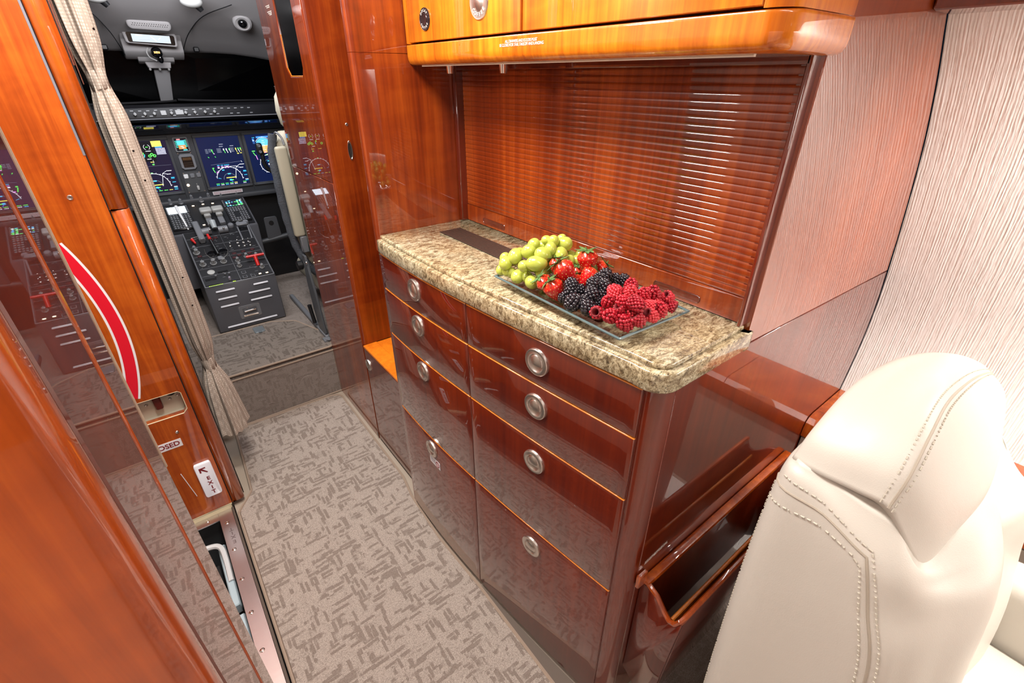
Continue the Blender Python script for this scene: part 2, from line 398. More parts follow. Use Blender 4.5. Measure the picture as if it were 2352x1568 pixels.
# ------------------------------------------------------------------ galley end panel (faces aft, mirrors the side wall)
pz = cr([(x-.004, z, 0) for x, z in SIDE], 3)
lo = [(.5, 0.0)] + [(p.x, p.y) for p in pz if p.y < .853] + [(1.318, .856), (.672, .8845), (.672, .878), (.5, .878)]
up = [(.672, .8865), (1.317, .858)] + [(p.x, p.y) for p in pz if .87 < p.y] + [(.70, 1.62), (.672, 1.62)]
b = B(); b.prism(lo, 'y', .275, .293, .001, mi=0); b.prism(up, 'y', .275, .293, .001, mi=2)
b.box(.70, 1.30, .279, .292, .83, .90, mi=1)
struct(b.build('wall_galley_end', [WOOD_LOW, DARK, WOOD_END]), 'glossy mahogany end panel that mirrors the ribbed side wall')

# ------------------------------------------------------------------ lower galley cabinet
K = [(-.05, .480), (.10, .475), (.20, .472), (.30, .4655), (.398, .4525), (.495, .4415), (.591, .4325), (.691, .4235), (.789, .4165), (.902, .4135), (1.034, .4155), (1.10, .4185)]
def X(y):
    # smooth bow of the cabinet front: quartic least squares
    return sum(c*y**i for i, c in enumerate(XC))
def polyfit(P, n):
    A = [[sum(x**(i+j) for x, _ in P) for j in range(n+1)] for i in range(n+1)]; Y = [sum(v*x**i for x, v in P) for i in range(n+1)]
    for i in range(n+1):
        pv = A[i][i]
        for j in range(i+1, n+1):
            f = A[j][i]/pv
            for k in range(n+1): A[j][k] -= f*A[i][k]
            Y[j] -= f*Y[i]
    c = [0]*(n+1)
    for i in range(n, -1, -1): c[i] = (Y[i]-sum(A[i][k]*c[k] for k in range(i+1, n+1)))/A[i][i]
    return c
XC = polyfit(K[3:], 3)
cab = thing('galley_cabinet', 'glossy mahogany galley cabinet with bowed drawer fronts under the granite counter', 'cabinet', (.55, .68, 0))
NY = 24
def front(y0, y1, off, n=NY): return [(X(y0+(y1-y0)*i/n)+off, y0+(y1-y0)*i/n) for i in range(n+1)]
carc = front(.31, 1.055, .012) + [(.47, 1.088), (.655, 1.088), (.655, .297), (.50, .297)]
b = B(); b.prism(carc, 'z', .0, .874, 0); b.build('carcass', DARK, cab)
# rounded corner post at the aft end
r = .034; x0 = X(.305)+.003; cpost = [(x0, .3045), (x0+.001, .276+r)]
for k in range(9):
    a = pi + (pi/2)*k/8
    cpost.append((x0+.001+r+r*cos(a), .276+r+r*sin(a)))
cpost += [(.66, .276), (.66, .290), (x0+.02, .3045)]
b = B(); b.prism(cpost, 'z', 0, .878, 0); b.build('corner_post', WOOD_LOW, cab, ang=30)
# forward stile, rounding back into the niche
fs = [(X(1.063)+.003, 1.063), (X(1.075)+.004, 1.075)]
for k in range(7):
    a = pi - (pi/2)*k/6
    fs.append((X(1.075)+.018+.014*cos(a), 1.078+.014*sin(a)))
fs += [(.66, 1.092), (.66, 1.075), (.45, 1.063)]
b = B(); b.prism(fs, 'z', .0, .878, 0); b.build('stile', WOOD_LOW, cab, ang=30)
LV = [.876, .7865, .658, .4165, .022]
b = B()
hb = B(); Rr = .0245
prof_ring = [(.0125, .0005), (.0185, -.0012), (.0205, .0004), (.0215, .0022), (Rr-.001, .0022), (Rr, .0004), (Rr, -.002)]
def handle_mesh():
    b = B()
    b.lathe([(.0158, .0006), (.0162, .0034), (.0172, .0042), (.0182, .0036), (.0228, .0030), (.0240, .0034), (.0250, .0026), (.0254, .0004), (.0254, -.002)], n=40, mi=0, cap=False)
    # concave bowl with a domed paddle over its upper part
    b.lathe([(0, .0004), (.006, .0005), (.011, .0009), (.0145, .0019), (.0164, .0034)], n=36, mi=1, cap=False)
    t = bmesh.new(); pr = [(.0001, .0062), (.004, .0060), (.008, .0053), (.0115, .0043), (.0140, .0032), (.0148, .0024)]; n = 36
    rr = [[t.verts.new((r*cos(2*pi*k/n), r*sin(2*pi*k/n), z)) for k in range(n)] for r, z in pr]
    for A, C in zip(rr, rr[1:]):
        for k in range(n): t.faces.new((A[k], A[(k+1) % n], C[(k+1) % n], C[k]))
    t.faces.new(rr[0])
    bmesh.ops.bisect_plane(t, geom=t.verts[:]+t.edges[:]+t.faces[:], plane_co=(0, -.0040, .004), plane_no=(0, -1, .35), clear_outer=True)
    eb = [e for e in t.edges if e.is_boundary and abs((e.verts[0].co.y+e.verts[1].co.y)/2+.0040) < .0015 and abs(e.verts[0].co.x) < .0143 and max(abs(v.co.length) for v in e.verts) < .0165]
    if eb:
        ex_ = bmesh.ops.extrude_edge_only(t, edges=eb)['geom']; bmesh.ops.translate(t, vec=(0, .0012, -.0030), verts=[g_ for g_ in ex_ if isinstance(g_, bmesh.types.BMVert)])
    b._add(t, 0)
    o = b.build('handle', [NICK, NICKD]); return o
HM = handle_mesh(); HMd = HM.data; bpy.data.objects.remove(HM)
def place(name, data, M, parent):
    o = bpy.data.objects.new(name, data); COL.objects.link(o); o.matrix_basis = M
    if parent is not None: par(o, parent)
    return o
def dX(y): return (X(y+.002)-X(y-.002))/.004
for (y0, y1, yc) in ((.3055, .6895, .499), (.6915, 1.0615, .885)):
    for i in range(4):
        z1, z0 = LV[i]-.0011, LV[i+1]+.0011
        t = bmesh.new(); fr = front(y0, y1, 0, 20); bk = front(y0, y1, .018, 20)[::-1]
        poly = fr+bk
        lov = [t.verts.new((x, y, z0)) for x, y in poly]; hiv = [t.verts.new((x, y, z1)) for x, y in poly]
        n = len(poly); t.faces.new(lov); t.faces.new(hiv)
        for k in range(n): t.faces.new((lov[k], lov[(k+1) % n], hiv[(k+1) % n], hiv[k]))
        bmesh.ops.recalc_face_normals(t, faces=t.faces)
        es = [e for e in t.edges if e.calc_face_angle() > radians(40)]
        bmesh.ops.bevel(t, geom=es, offset=.0016, segments=2, profile=.5, affect='EDGES')
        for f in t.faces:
            c = f.calc_center_median(); f.material_index = 1 if (c.z > z1-.0013) else 0  # top bevels get the brightened wood as painted ceiling light
        bb = B(); bb._add(t, 0)
        d = bb.build('drawer', [WOOD_LOW, WOOD_EDGE_LIT], cab, ang=50)
        hz = (.8330, .7405, .6085, .3610)[i] if yc < .6 else (.8400, .7510, .6260, .3770)[i]
        nrm = Vector((-1, dX(yc), 0)).normalized(); tan = Vector((nrm.y, -nrm.x, 0)); tan = tan if tan.y < 0 else -tan
        place('handle', HMd, frame(Vector((X(yc), yc, hz))+nrm*.0015, tan, nrm), d)
        if i == 3 and yc > .6:
            Mp = frame(Vector((X(.875), .875, .335))+nrm*.0004, tan, nrm)
            p = B(); p.box(-.026, .026, -.0125, .0125, 0, .0005, mi=0, M=Mp)
            p.tube([(Mp @ Vector((.0135+.0088*cos(a*pi/8), .0088*sin(a*pi/8), .0007))) for a in range(16)], .0009, 5, mi=1, closed=True)
            p.box(.0135-.0075, .0135+.0075, -.0008, .0008, .0005, .0009, mi=1, M=Mp @ Matrix.Translation((.0135, 0, 0)) @ Matrix.Rotation(radians(-45), 4, 'Z') @ Matrix.Translation((-.0135, 0, 0)))
            for q in range(5): p.box(-.021+q*.0046, -.0188+q*.0046, -.008, .008-.002*(q % 2), .0005, .0007, mi=2, M=Mp)
            p.build('placard', [WHITED, MAROON, mat('grey_print', (.35, .35, .4), .5)], d)['label'] = 'small white no smoking placard under the handle'

# granite worktop
def ctop(inset, chip=False):
    f = front(.325, 1.0605, -.005+inset, 30)
    x0 = X(.325)-.005+inset; rr = .036-inset*.8
    ye = .2700+inset; cx = x0+rr; cy = ye+rr
    f = [p for p in f if p[1] > cy+.003]
    arc = [(cx+rr*cos(pi+pi/2*k/8), cy+rr*sin(pi+pi/2*k/8)) for k in range(9)]
    return arc[::-1] + f, ye
def slab(inset):
    P, ye = ctop(inset)
    if inset > 0: return P + [(.668, 1.0605), (.668, ye)]
    P = P + [(.668, 1.0605), (.668, .2745), (.679, .2745), (.679, ye)]
    return P
cnt = thing('granite_counter', 'speckled cream and brown granite counter slab with a bowed front', 'counter', (.55, .66, .879))
b = B(); b.prism(slab(0), 'z', .879, .9115, .0035, seg=2, ang=40); b.prism(slab(.0105), 'z', .9110, .920, .003, seg=2, ang=40)
b.build('slab', GRAN, cnt, ang=50)
# long air grille let into the counter
b = B(); b.box(.547, .605, .56, .992, .9202, .9208, mi=1)
for k in range(10): b.box(.5485+k*.0059, .5510+k*.0059, .562, .990, .9204, .9222, .0003, mi=0)
b.box(.546, .606, .990, .993, .9204, .9216); 
b.build('air_grille', [VENT, BLACK], cnt)['label'] = 'dark bronze slotted air grille'

# ------------------------------------------------------------------ tambour roller door behind the counter
tam = thing('tambour_door', 'mahogany roll up tambour door of narrow horizontal slats behind the counter', 'door', (.67, .67, .92))
zb, zt = .962, 1.272; ns = 30; hs = (zt-zb)/ns
sl = B(); pf = []
for k in range(7):
    u = -1+2*k/6; pf.append((.6665+.00026*u*u+(.0006 if abs(u) == 1 else 0), hs/2*u*.985))
rows = [[(x, y, z) for x, z in pf] for y in (.287, .48, .67, .86, 1.047)]
sl.grid(rows, flip=False); 
slat = sl.build('slat', WOOD_MID, None, ang=60); sd = slat.data; bpy.data.objects.remove(slat)
for i in range(ns):
    place('slat', sd, Matrix.Translation((0, 0, zb+hs*(i+.5))), tam)
b = B(); b.box(.671, .676, .285, 1.055, .92, 1.28); b.build('backing', DARK, tam)
b = B(); b.box(.6645, .672, .287, 1.047, .9205, zb-.0008, .0012)
b.build('bottom_rail', WOOD_MID, tam)
for yc in (.93, .405):
    b = B(); pts = []
    b.prism(rounded([(yc-.045, .9285), (yc+.045, .9285), (yc+.045, .9405), (yc-.045, .9405)], .005), 'x', .6640, .6644, 0, mi=0)
    P = rounded([(yc-.045, .9285), (yc+.045, .9285), (yc+.045, .9405), (yc-.045, .9405)], .005)
    b.tube([(.6642, y, z) for y, z in P], .0010, 6, mi=0, closed=True)
    b.build('finger_pull', [WOOD_LOW, DARK], tam)
b = B(); b.prism([(1.046, .9205), (1.0605, .9205), (1.0605, 1.272), (1.046, 1.272)], 'x', .648, .68, .002); b.build('jamb', WOOD_LOW, tam)
b = B(); b.prism([(.652, .281), (.680, .281), (.680, .300), (.667, .300), (.667, .287), (.652, .287)], 'z', .9205, 1.272, .0015); b.build('jamb', WOOD_LOW, tam)
b = B(); b.box(.652, .68, .283, 1.06, 1.262, 1.274, .001); b.build('head_rail', WOOD_LOW, tam)

# ------------------------------------------------------------------ overhead cabinet
ov = thing('overhead_cabinet', 'mahogany overhead galley cabinet with beverage doors above the tambour', 'cabinet', (.62, .67, 1.27))
def ovplan(x, ye, r, xb=.686):
    arc = [(x+r+r*cos(pi+pi/2*k/8), ye+r+r*sin(pi+pi/2*k/8)) for k in range(9)]
    return [(x, 1.060)] + arc + [(xb, ye), (xb, 1.060)]
# lip with rounded lower edge (lofted rings)
rings = []
for z, off in ((1.3075, .0012), (1.3064, .0003), (1.3050, 0), (1.3035, 0), (1.289, 0), (1.2865, 0), (1.280, .0010), (1.274, .0040), (1.2715, .0085), (1.2705, .014)):
    rings.append([(x, y, z) for x, y in ovplan(.540+off, .262+off, .030, .686)])
b = B(); b.grid(rings, flip=True)
b.poly([(x, y, 1.2705) for x, y in ovplan(.554, .276, .030, .686)][::-1]); b.poly([(x, y, 1.3075) for x, y in ovplan(.54, .262, .030, .686)])
b.build('lip', WOOD_LIT, ov, ang=40)
b = B(); b.prism(ovplan(.560, .285, .02, .685), 'z', 1.3075, 1.60); b.build('carcass', DARK, ov)
b = B(); b.prism(rounded([(.540, .675), (.558, .675), (.558, 1.0455), (.540, 1.0455)], .0015, 2), 'z', 1.3105, 1.60, .001); d1 = b.build('door', WOOD_LIT, ov)
b = B(); b.prism(rounded([(.540, .293), (.558, .293), (.558, .671), (.540, .671)], .0015, 2), 'z', 1.3105, 1.60, .001); b.build('door', WOOD_LIT, ov)
arc = [(.540+.028+.028*cos(pi+pi/2*k/8), .264+.028+.028*sin(pi+pi/2*k/8)) for k in range(9)]
b = B(); b.prism([(.540, .2905)]+arc+[(.685, .264), (.685, .2745), (.575, .2905)], 'z', 1.3085, 1.60); b.build('end_panel', WOOD_LIT, ov)
b = B(); b.prism([(.540, 1.048), (.558, 1.048), (.558, 1.060), (.540, 1.060)], 'z', 1.3085, 1.60, .001); b.build('filler', WOOD_LIT, ov)
b = B(); b.box(.556, .5605, .30, 1.03, 1.2680, 1.2708); b.build('light_strip', mat('strip_cream', (.75, .68, .55), .4), ov)
def arctext(b, txt, R, a0, da, size, M, mi, top=True):
    for i, ch in enumerate(txt):
        a = a0 + (i-(len(txt)-1)/2)*da*(-1 if top else 1)
        rot = a-pi/2 if top else a+pi/2
        b.text(ch, size, M @ Matrix.Translation((R*cos(a), R*sin(a), .0022)) @ Matrix.Rotation(rot, 4, 'Z'), mi, offset=.0)
Mb = AISLE(.5398, .9725, 1.3465); b = B()
b.lathe([(.0, .0018), (.0085, .0022), (.0098, .0026), (.0105, .0016), (.0175, .0014), (.0185, .0020), (.0192, 0)], Mb, 32)
arctext(b, 'DECAF', .0140, pi/2, .42, .0062, Mb, 1); arctext(b, 'COFFEE', .0140, -pi/2, .38, .0058, Mb, 1, False)
o = b.build('tap_button', [mat('dark_button', (.045, .035, .038), .25, metal=.6), TEXTW], d1); o['label'] = 'dark oval push button lettered DECAF COFFEE'
Mb = AISLE(.5398, .785, 1.3585); b = B()
b.lathe([(.0, .0050), (.009, .0042), (.0130, .0020), (.0140, .0016), (.0235, .0014), (.0255, .0018), (.0262, 0)], Mb, 36)
arctext(b, 'COFFEE', .0188, -pi/2, .36, .0082, Mb, 1, False)
b.build('tap_button', [NICK, TEXTW], d1)['label'] = 'large satin steel push button lettered COFFEE'
b = B(); b.text('ALL DRAWERS AND DOORS MUST\nBE CLOSED FOR TAXI, TAKEOFF AND LANDING', .0058, AISLE(.5396, .674, 1.2960), 0, align='CENTER', sp=.86, ext=.0001)
b.build('lettering', TEXTW, ov)['label'] = 'white notice about closing drawers and doors'
for y in (.942, .762):
    b = B(); b.lathe([(.0092, .016), (.0094, .010), (.0086, .002), (.0064, -.0155), (.0050, -.0155), (.0048, -.006)], Matrix.Translation((.572, y, 1.2702)), 20)
    o = b.build('drink_spout', CHROME, ov); o['label'] = 'chrome tapered drink spout'

# ------------------------------------------------------------------ forward galley side wall (y = 1.061), closet walls
b = B(); b.prism(rounded([(.417, 1.0612), (.70, 1.0612), (.70, 1.088), (.417, 1.088)], [.008, 0, 0, .008], 4), 'z', .8785, 1.2915, 0)
b.prism(rounded([(.417, 1.0612), (.70, 1.0612), (.70, 1.088), (.417, 1.088)], [.008, 0, 0, .008], 4), 'z', 1.2925, 1.75, 0)
struct(b.build('wall_galley_side', WOOD_MID, ang=30), 'glossy mahogany partition at the forward end of the counter')
b = B(); b.prism(rounded([(.456, 1.440), (.70, 1.440), (.70, 1.47), (.456, 1.47)], [.010, 0, 0, 0], 6), 'z', .4285, 1.77, 0)
wf = struct(b.build('wall_forward', wood('mahogany_closet', (.10, .010, .0012), (.19, .024, .002), (.30, .050, .004), seed=8), ang=30), 'tall closet face behind the open niche with a slim pull')  # closet copy darkened: shade on this face put into the wood tone
b = B(); Ml = AFT(.5205, 1.4400, 1.062)
b.lathe([(.70, -.0010), (.80, .0005), (.86, .0016), (.96, .0016), (1.0, 0)], Ml @ Matrix.Diagonal((.0068, .0270, 1, 1)), 28, 0, cap=False)
b.lathe([(.0, .0001), (.80, .0001)], Ml @ Matrix.Diagonal((.0068, .0270, 1, 1)), 28, 1, cap=False)
b.build('latch_pull', [NICK, DARK], wf)['label'] = 'slim oval metal latch pull'
b = B(); b.lathe([(.0, .0008), (.0035, .001), (.0045, 0)], AFT(.5225, 1.4400, 1.131), 16); b.build('key_lock', NICK, wf)
# closet side wall, x = .455
wz = [(1.4465, .9765), (1.861, .9765), (1.861, 1.77), (1.681, 1.77), (1.681, 1.272), (1.654, 1.248), (1.538, 1.248), (1.522, 1.270), (1.522, 1.77), (1.4465, 1.77)]
b = B(); b.prism([(1.4465, .0), (1.861, .0), (1.861, .9745), (1.4465, .9745)], 'x', .455, .475, .0008); b.prism(wz, 'x', .455, .475, .0012, ang=20)
b.box(.462, .478, 1.447, 1.859, .9, 1.0, mi=1)
wc = struct(b.build('wall_closet', [WOOD_MID, DARK]), 'very glossy mahogany closet wall reflecting the flight deck')
b = B(); b.box(.4585, .4600, 1.521, 1.682, 1.247, 1.77); b.build('dark_glass', WINB, wc)
b = B(); b.tube([(.459, 1.679, 1.355), (.459, 1.679, 1.273), (.459, 1.653, 1.250), (.459, 1.540, 1.250)], .0018, 8)
b.build('slot_frame', WOOD_EDGE_LIT, wc)
b = B()
for k, (zz, w) in enumerate(((1.4275, .040), (1.4235, .030), (1.4130, .042), (1.4090, .034), (1.4055, .022))):
    b.box(.4545, .4551, 1.745-w/2-k*.004, 1.745+w/2-k*.004, zz-.0012, zz+.0012)
b.build('small_print', TEXTW, wc)['label'] = 'tiny white printed lines'
b = B(); b.box(.453, .457, 1.857, 1.862, 1.205, 1.222, .0008); b.build('latch', CHROME, wc)
# low cabinet with open niche on top
nc = thing('niche_cabinet', 'low glossy cabinet under the open orange niche beside the galley drawers', 'cabinet', (.56, 1.27, 0))
b = B(); b.prism([(.457, 1.095), (.70, 1.095), (.70, 1.4385), (.457, 1.4385)], 'z', .0, .416, 0); b.build('carcass', DARK, nc)
b = B(); b.box(.455, .470, 1.094, 1.436, .012, .4195, .001); dd = b.build('door', WOOD_LOW, nc)
b = B(); b.box(.4552, .505, 1.094, 1.4395, .4205, .4285, .0008); b.build('shelf_edge', NICHE, nc)
b = B(); b.box(.5055, .70, 1.094, 1.4395, .4165, .4265, .0006); b.build('shelf', NICHE, nc)
b = B(); b.box(.66, .672, 1.09, 1.4395, .428, .93); b.build('back_panel', WOOD_LOW, nc)
place('handle', HMd, AISLE(.4540, 1.414, .362) @ Matrix.Scale(.85, 4), dd)
b = B(); b.box(.452, .4545, 1.448, 1.453, .006, .03); b.build('door_hinge', NICK, nc)

# ------------------------------------------------------------------ left entry wall (y = 1.43) with signs
lw = thing('entry_door_panel', 'glossy mahogany entry wall with a red arc, latch recess and exit sign', 'panel', (-.1, 1.43, 0))
rec = [(-.20, .402), (-.092, .402), (-.081, .414), (-.081, .470), (-.088, .4765), (-.20, .4765)]
# panel around the recess in pieces
b = B(); zt_ = 1.75
b.prism([(-.90, .4770), (-.0705, .4770), (-.0705, zt_), (-.90, zt_)], 'y', 1.430, 1.452, 0)
b.prism([(-.90, .0175), (-.0705, .0175), (-.0705, .4015), (-.90, .4015)], 'y', 1.430, 1.452, 0)
b.prism([(-.0705, .4015), (-.0705, .4770), (-.088, .4770), (-.0815, .470), (-.0815, .414), (-.092, .4015)], 'y', 1.430, 1.452, 0)
b.prism([(-.90, .4015), (-.205, .4015), (-.205, .4770), (-.90, .4770)], 'y', 1.430, 1.452, 0)
b.build('wood_face', WOOD, lw)
def post(z0, z1, nm):
    P = [(-.0675, 1.4335)] + [(-.050+.0185*cos(a), 1.4385-.0115*sin(a)) for a in [pi-.15-(pi-.3)*k/10 for k in range(11)]] + [(-.0315, 1.452), (-.0675, 1.452)]
    b = B(); b.prism(P, 'z', z0, z1, .0008, ang=40); return b.build(nm, WOOD, lw, ang=50)
post(.018, .9790, 'door_post'); post(.9812, zt_, 'door_post')
b = B(); b.box(-.0705, -.0675, 1.436, 1.452, .018, zt_); b.build('joint', DARK, lw)
b = B(); b.box(-.0735, -.0695, 1.4292, 1.4302, 1.10, zt_); b.build('seal', mat('grey_seal', (.16, .16, .19), .5), lw)
b = B()
def arcpt(t, off):
    # large arc around the latch recess
    zc = .700; xc = -.132-.62
    Rr_ = .62+off; a = (t-zc)/.62
    return (xc+Rr_*cos(a), zc+Rr_*sin(a))
def band(o0, o1, mi, y):
    n = 36; top = .93; bot = .484
    for k in range(n):
        t0 = bot+(top-bot)*k/n; t1 = bot+(top-bot)*(k+1)/n
        q = [arcpt(t0, o0), arcpt(t0, o1), arcpt(t1, o1), arcpt(t1, o0)]
        b.poly([(p[0], y, p[1]) for p in q], mi)
band(-.034, 0, 1, 1.42985); band(-.029, -.005, 0, 1.4297)
b.build('arc_decal', [REDARC, WHITED], lw)['label'] = 'red arc decal with white outlines'
rc = B(); rc.box(-.24, -.078, 1.463, 1.468, .395, .485, mi=0); rc.tube([(-.20, 1.431, .4022), (-.093, 1.431, .4022), (-.0815, 1.431, .414), (-.0815, 1.431, .470), (-.088, 1.431, .4765), (-.20, 1.431, .4765)], .0014, 6, mi=1)
rc.box(-.24, -.078, 1.4525, 1.463, .3965, .4015, mi=0)
rp = rc.build('latch_recess', [mat('recess_cream', (.50, .46, .36), .5), CREAMP], lw)
b = B(); b.box(-.150, -.132, 1.444, 1.463, .428, .470, .003); b.build('latch_handle', mat('latch_red', (.10, .012, .008), .35), rp)
b = B(); b.lathe([(0, .004), (.012, .004), (.013, 0)], AFT(-.105, 1.4628, .466), 16); b.build('knob', BLACK, rp)
for xx, zz in ((-.112, .443), (-.092, .447), (-.168, .445)):
    b = B(); b.lathe([(0, .002), (.003, .0025), (.0045, 0)], AFT(xx, 1.4628, zz), 12); b.build('screw', NICK, rp)
for (xx, zz, rr) in ((-.126, 1.017, .0058), (-.1265, .3485, .0048)):
    b = B(); b.lathe([(.0, .0004), (rr*.35, .0004), (rr*.4, .0016), (rr*.8, .0020), (rr, 0)], AFT(xx, 1.4299, zz), 20); b.build('screw', NICK, lw)
b = B(); b.box(-.222, -.1255, 1.4288, 1.4298, .2990, .3260, .0004); b.text('CLOSED', .0215, AFT(-.1705, 1.4286, .3123), 1, offset=.0005)
b.build('closed_placard', [WHITED, MAROON], lw)['label'] = 'white placard lettered CLOSED in dark red'
b = B(); b.prism([(-.1265, .212), (-.1235, .218), (-.084, .218), (-.081, .212), (-.081, .090), (-.084, .084), (-.1235, .084), (-.1265, .090)], 'y', 1.418, 1.4298, .003, seg=2)
ex = b.build('exit_sign', EXITP, lw); ex['label'] = 'white illuminated sign with a red arrow and EXIT'
b = B(); yy = 1.4176
for ch, zz in zip('EXIT', (.158, .138, .119, .101)): b.text(ch, .0185, AFT(-.1015, yy, zz), 0, offset=.0006)
b.prism([(-.1165, .2035), (-.0985, .2035), (-.0985, .1990), (-.1075, .1990), (-.0955, .1835), (-.0985, .1810), (-.1120, .1955), (-.1120, .1860), (-.1165, .1860)], 'y', yy-.0003, yy)
b.build('exit_lettering', MAROON, ex)
b = B(); b.tube([(-.161, 1.4285, .203), (-.148, 1.4285, .100)], .0011, 6); b.build('thin_trim_line', WHITED, lw)
# hinge side strips seen behind the post
b = B(); b.box(-.030, -.027, 1.452, 1.456, 1.27, 1.75); b.box(-.026, -.0245, 1.460, 1.463, 1.235, 1.75); b.build('metal_rail', CHROME, lw)

# threshold plate and stair well
tw = thing('door_sill', 'pinkish metal sill plate of the stair well with rivets', 'sill', (-.09, 1.1, 0))
b = B(); X0, X1 = -.118, -.078
b.box(X0, X1, .40, 1.425, -.003, .001, .0004); b.box(-.42, X0, 1.392, 1.425, -.003, .001, .0004)
b.build('plate', ALU, tw)
b = B(); b.box(-.42, X1+.004, 1.4255, 1.4285, -.002, .0165, .0005); b.prism([(1.4255, .0165), (1.4285, .0165), (1.452, .0185), (1.452, .015)], 'x', -.42, X1+.006); b.build('cream_strip', CREAMP, tw)
for xx, yy in ((-.150, 1.411), (-.1005, 1.366), (-.1025, 1.245), (-.1045, 1.125), (-.1055, 1.005), (-.1055, .885), (-.1055, .765), (-.1055, .645)):
    b = B(); b.lathe([(.0, .0006), (.0022, .0006), (.003, .0014), (.005, .001), (.0062, 0)], Matrix.Translation((xx, yy, .001)), 14); b.build('rivet', CHROME, tw)
b = B()
for ch, yy in zip('EXIT', (1.275, 1.296, 1.313, 1.330)): b.text(ch, .019, Matrix.Translation((-.0955, yy, .0011)) @ Matrix.Rotation(radians(180), 4, 'Z'), 0, offset=.0003)
b.build('worn_lettering', mat('worn_ink', (.22, .17, .17), .5, metal=.7), tw)['label'] = 'worn grey EXIT lettering'
b = B(); b.box(-.0775, -.0705, .38, 1.424, -.003, .0055, .0015); b.build('rubber_edge', mat('brown_rubber', (.09, .065, .05), .7), tw)
# stair well below
b = B(); b.box(-.9, -.08, .3, 1.5, -.72, -.70); b.box(-.80, -.79, .3, 1.5, -.7, -.01); b.box(-.9, -.08, 1.435, 1.45, -.7, -.004); b.box(-.9, -.08, .39, .40, -.7, -.004); b.box(-.085, -.075, .4, 1.44, -.7, -.004)
struct(b.build('wall_stairwell', mat('stairwell_grey', (.05, .055, .06), .7)))
sp = thing('air_stair', 'folded air stair with black tread seen through the sill opening', 'stairs', (-.25, 1.1, -.3))
b = B(); b.box(-.36, -.158, .55, 1.30, -.10, -.088, .002); b.build('tread', GRIP, sp)
b = B(); b.box(-.150, -.128, 1.11, 1.36, -.11, -.07, .004); b.build('stringer', STEELB, sp)
b = B(); b.box(-.146, -.124, .55, 1.06, -.10, -.05, .004); b.build('stringer', STEELB, sp)
b = B(); b.tube(cr([(-.34, 1.340, -.05), (-.24, 1.352, -.05), (-.17, 1.350, -.05), (-.140, 1.330, -.05), (-.134, 1.28, -.055), (-.136, 1.2, -.07)], 5), .0085, 8); b.build('hand_loop', WHITEP, sp)

# ------------------------------------------------------------------ near left partition (aisle face x = -.0375)
pt = thing('cabin_partition', 'blurred glossy mahogany partition edge close to the camera reflecting the console', 'partition', (-.4, .25, 0))
XP = -.0375
b = B(); b.prism([(XP, .2445), (XP, .291), (-.80, .291), (-.80, .2445)], 'z', .003, 1.77, .0008); b.build('front_leaf', WOOD_LOW, pt)
P = [(XP, .2435), (XP-.030, .2435), (XP-.030, .1695), (XP-.0008, .1695), (XP, .1703)]
b = B(); b.prism(P, 'z', .003, 1.77, 0); b.build('corner_post', WOOD_LOW, pt, ang=30)
b = B(); b.box(-.80, XP+.0002, .150, .1692, .003, 1.77, .0045, seg=3); b.build('aft_face', WOOD, pt)
b = B(); b.box(-.80, XP-.031, .1694, .2435, .003, 1.77); b.build('core', DARK, pt)
b = B(); b.tube([(XP-.0005, .2440, .003), (XP-.0005, .2440, 1.77)], .0013, 8); b.build('bead', WOOD, pt)
b = B(); b.box(XP-.004, XP+.0006, .2908, .2928, 1.045, 1.77, .0006); b.build('edge_trim', TANL, pt)

# ------------------------------------------------------------------ curtains
def curtain(cx, cy, rx, ry, name_label, ztop, zbot, ties, ph, bot):
    root = thing('curtain', name_label, 'curtain', (cx, cy, zbot))
    n, m = 110, 90; rows = []
    def wid(z):
        w = 1.0
        for tz in ties: w -= .42*math.exp(-((z-tz)/.055)**2)
        if z < ties[-1]: w += bot*(ties[-1]-z)/.25
        if z > ties[0]: w += .22*(z-ties[0])/.3
        return w
    for j in range(m+1):
        z = zbot+(ztop-zbot)*j/m; w = wid(z); row = []
        for i in range(n):
            a = 2*pi*i/n; d = 1+.11*cos(9*a+ph+.6*sin(z*5))+.06*cos(17*a+z*4+ph)
            row.append((cx+rx*w*d*cos(a)+.004*sin(3*z+ph), cy+ry*w*d*sin(a), z+(.006*cos(9*a+ph) if j == 0 else 0)))
        rows.append(row)
    b = B(); b.grid(rows, cv=True); b.build('cloth', CURT, root, ang=80, weld=True, recalc=True)
    for tz in ties:
        w = wid(tz)*1.17; rr = []
        for h in (-.021, -.020, 0, .020, .021):
            g = .94 if abs(h) > .0205 else 1.0
            rr.append([(cx+rx*w*g*cos(2*pi*i/40)+.004*sin(3*tz+ph), cy+ry*w*g*sin(2*pi*i/40), tz+h+.004*cos(2*pi*i/40)) for i in range(40)])
        b = B(); b.grid(rr, cv=True); b.build('tieback', CURT, root, ang=60, recalc=True)
    return root
c1 = curtain(.0045, 1.66, .030, .045, 'beige woven curtain tied back in two places beside the step', 1.77, .165, (1.243, .425), .4, .75)
for z, xx in ((1.345, .0335), (1.083, .0225), (1.01, .024), (.735, .027), (.645, .0255)):
    b = B(); b.lathe([(.0008, .001), (.0022, .0012), (.0028, 0)], frame((xx-.004, 1.612, z), (1, .3, 0), (.25, -1, 0)), 10); b.build('snap_button', BLACKG, c1)
c2_ = curtain(-.050, 1.73, .016, .03, 'narrower beige curtain half hidden behind the entry post', 1.77, .20, (1.20, .43), 1.9, .5)

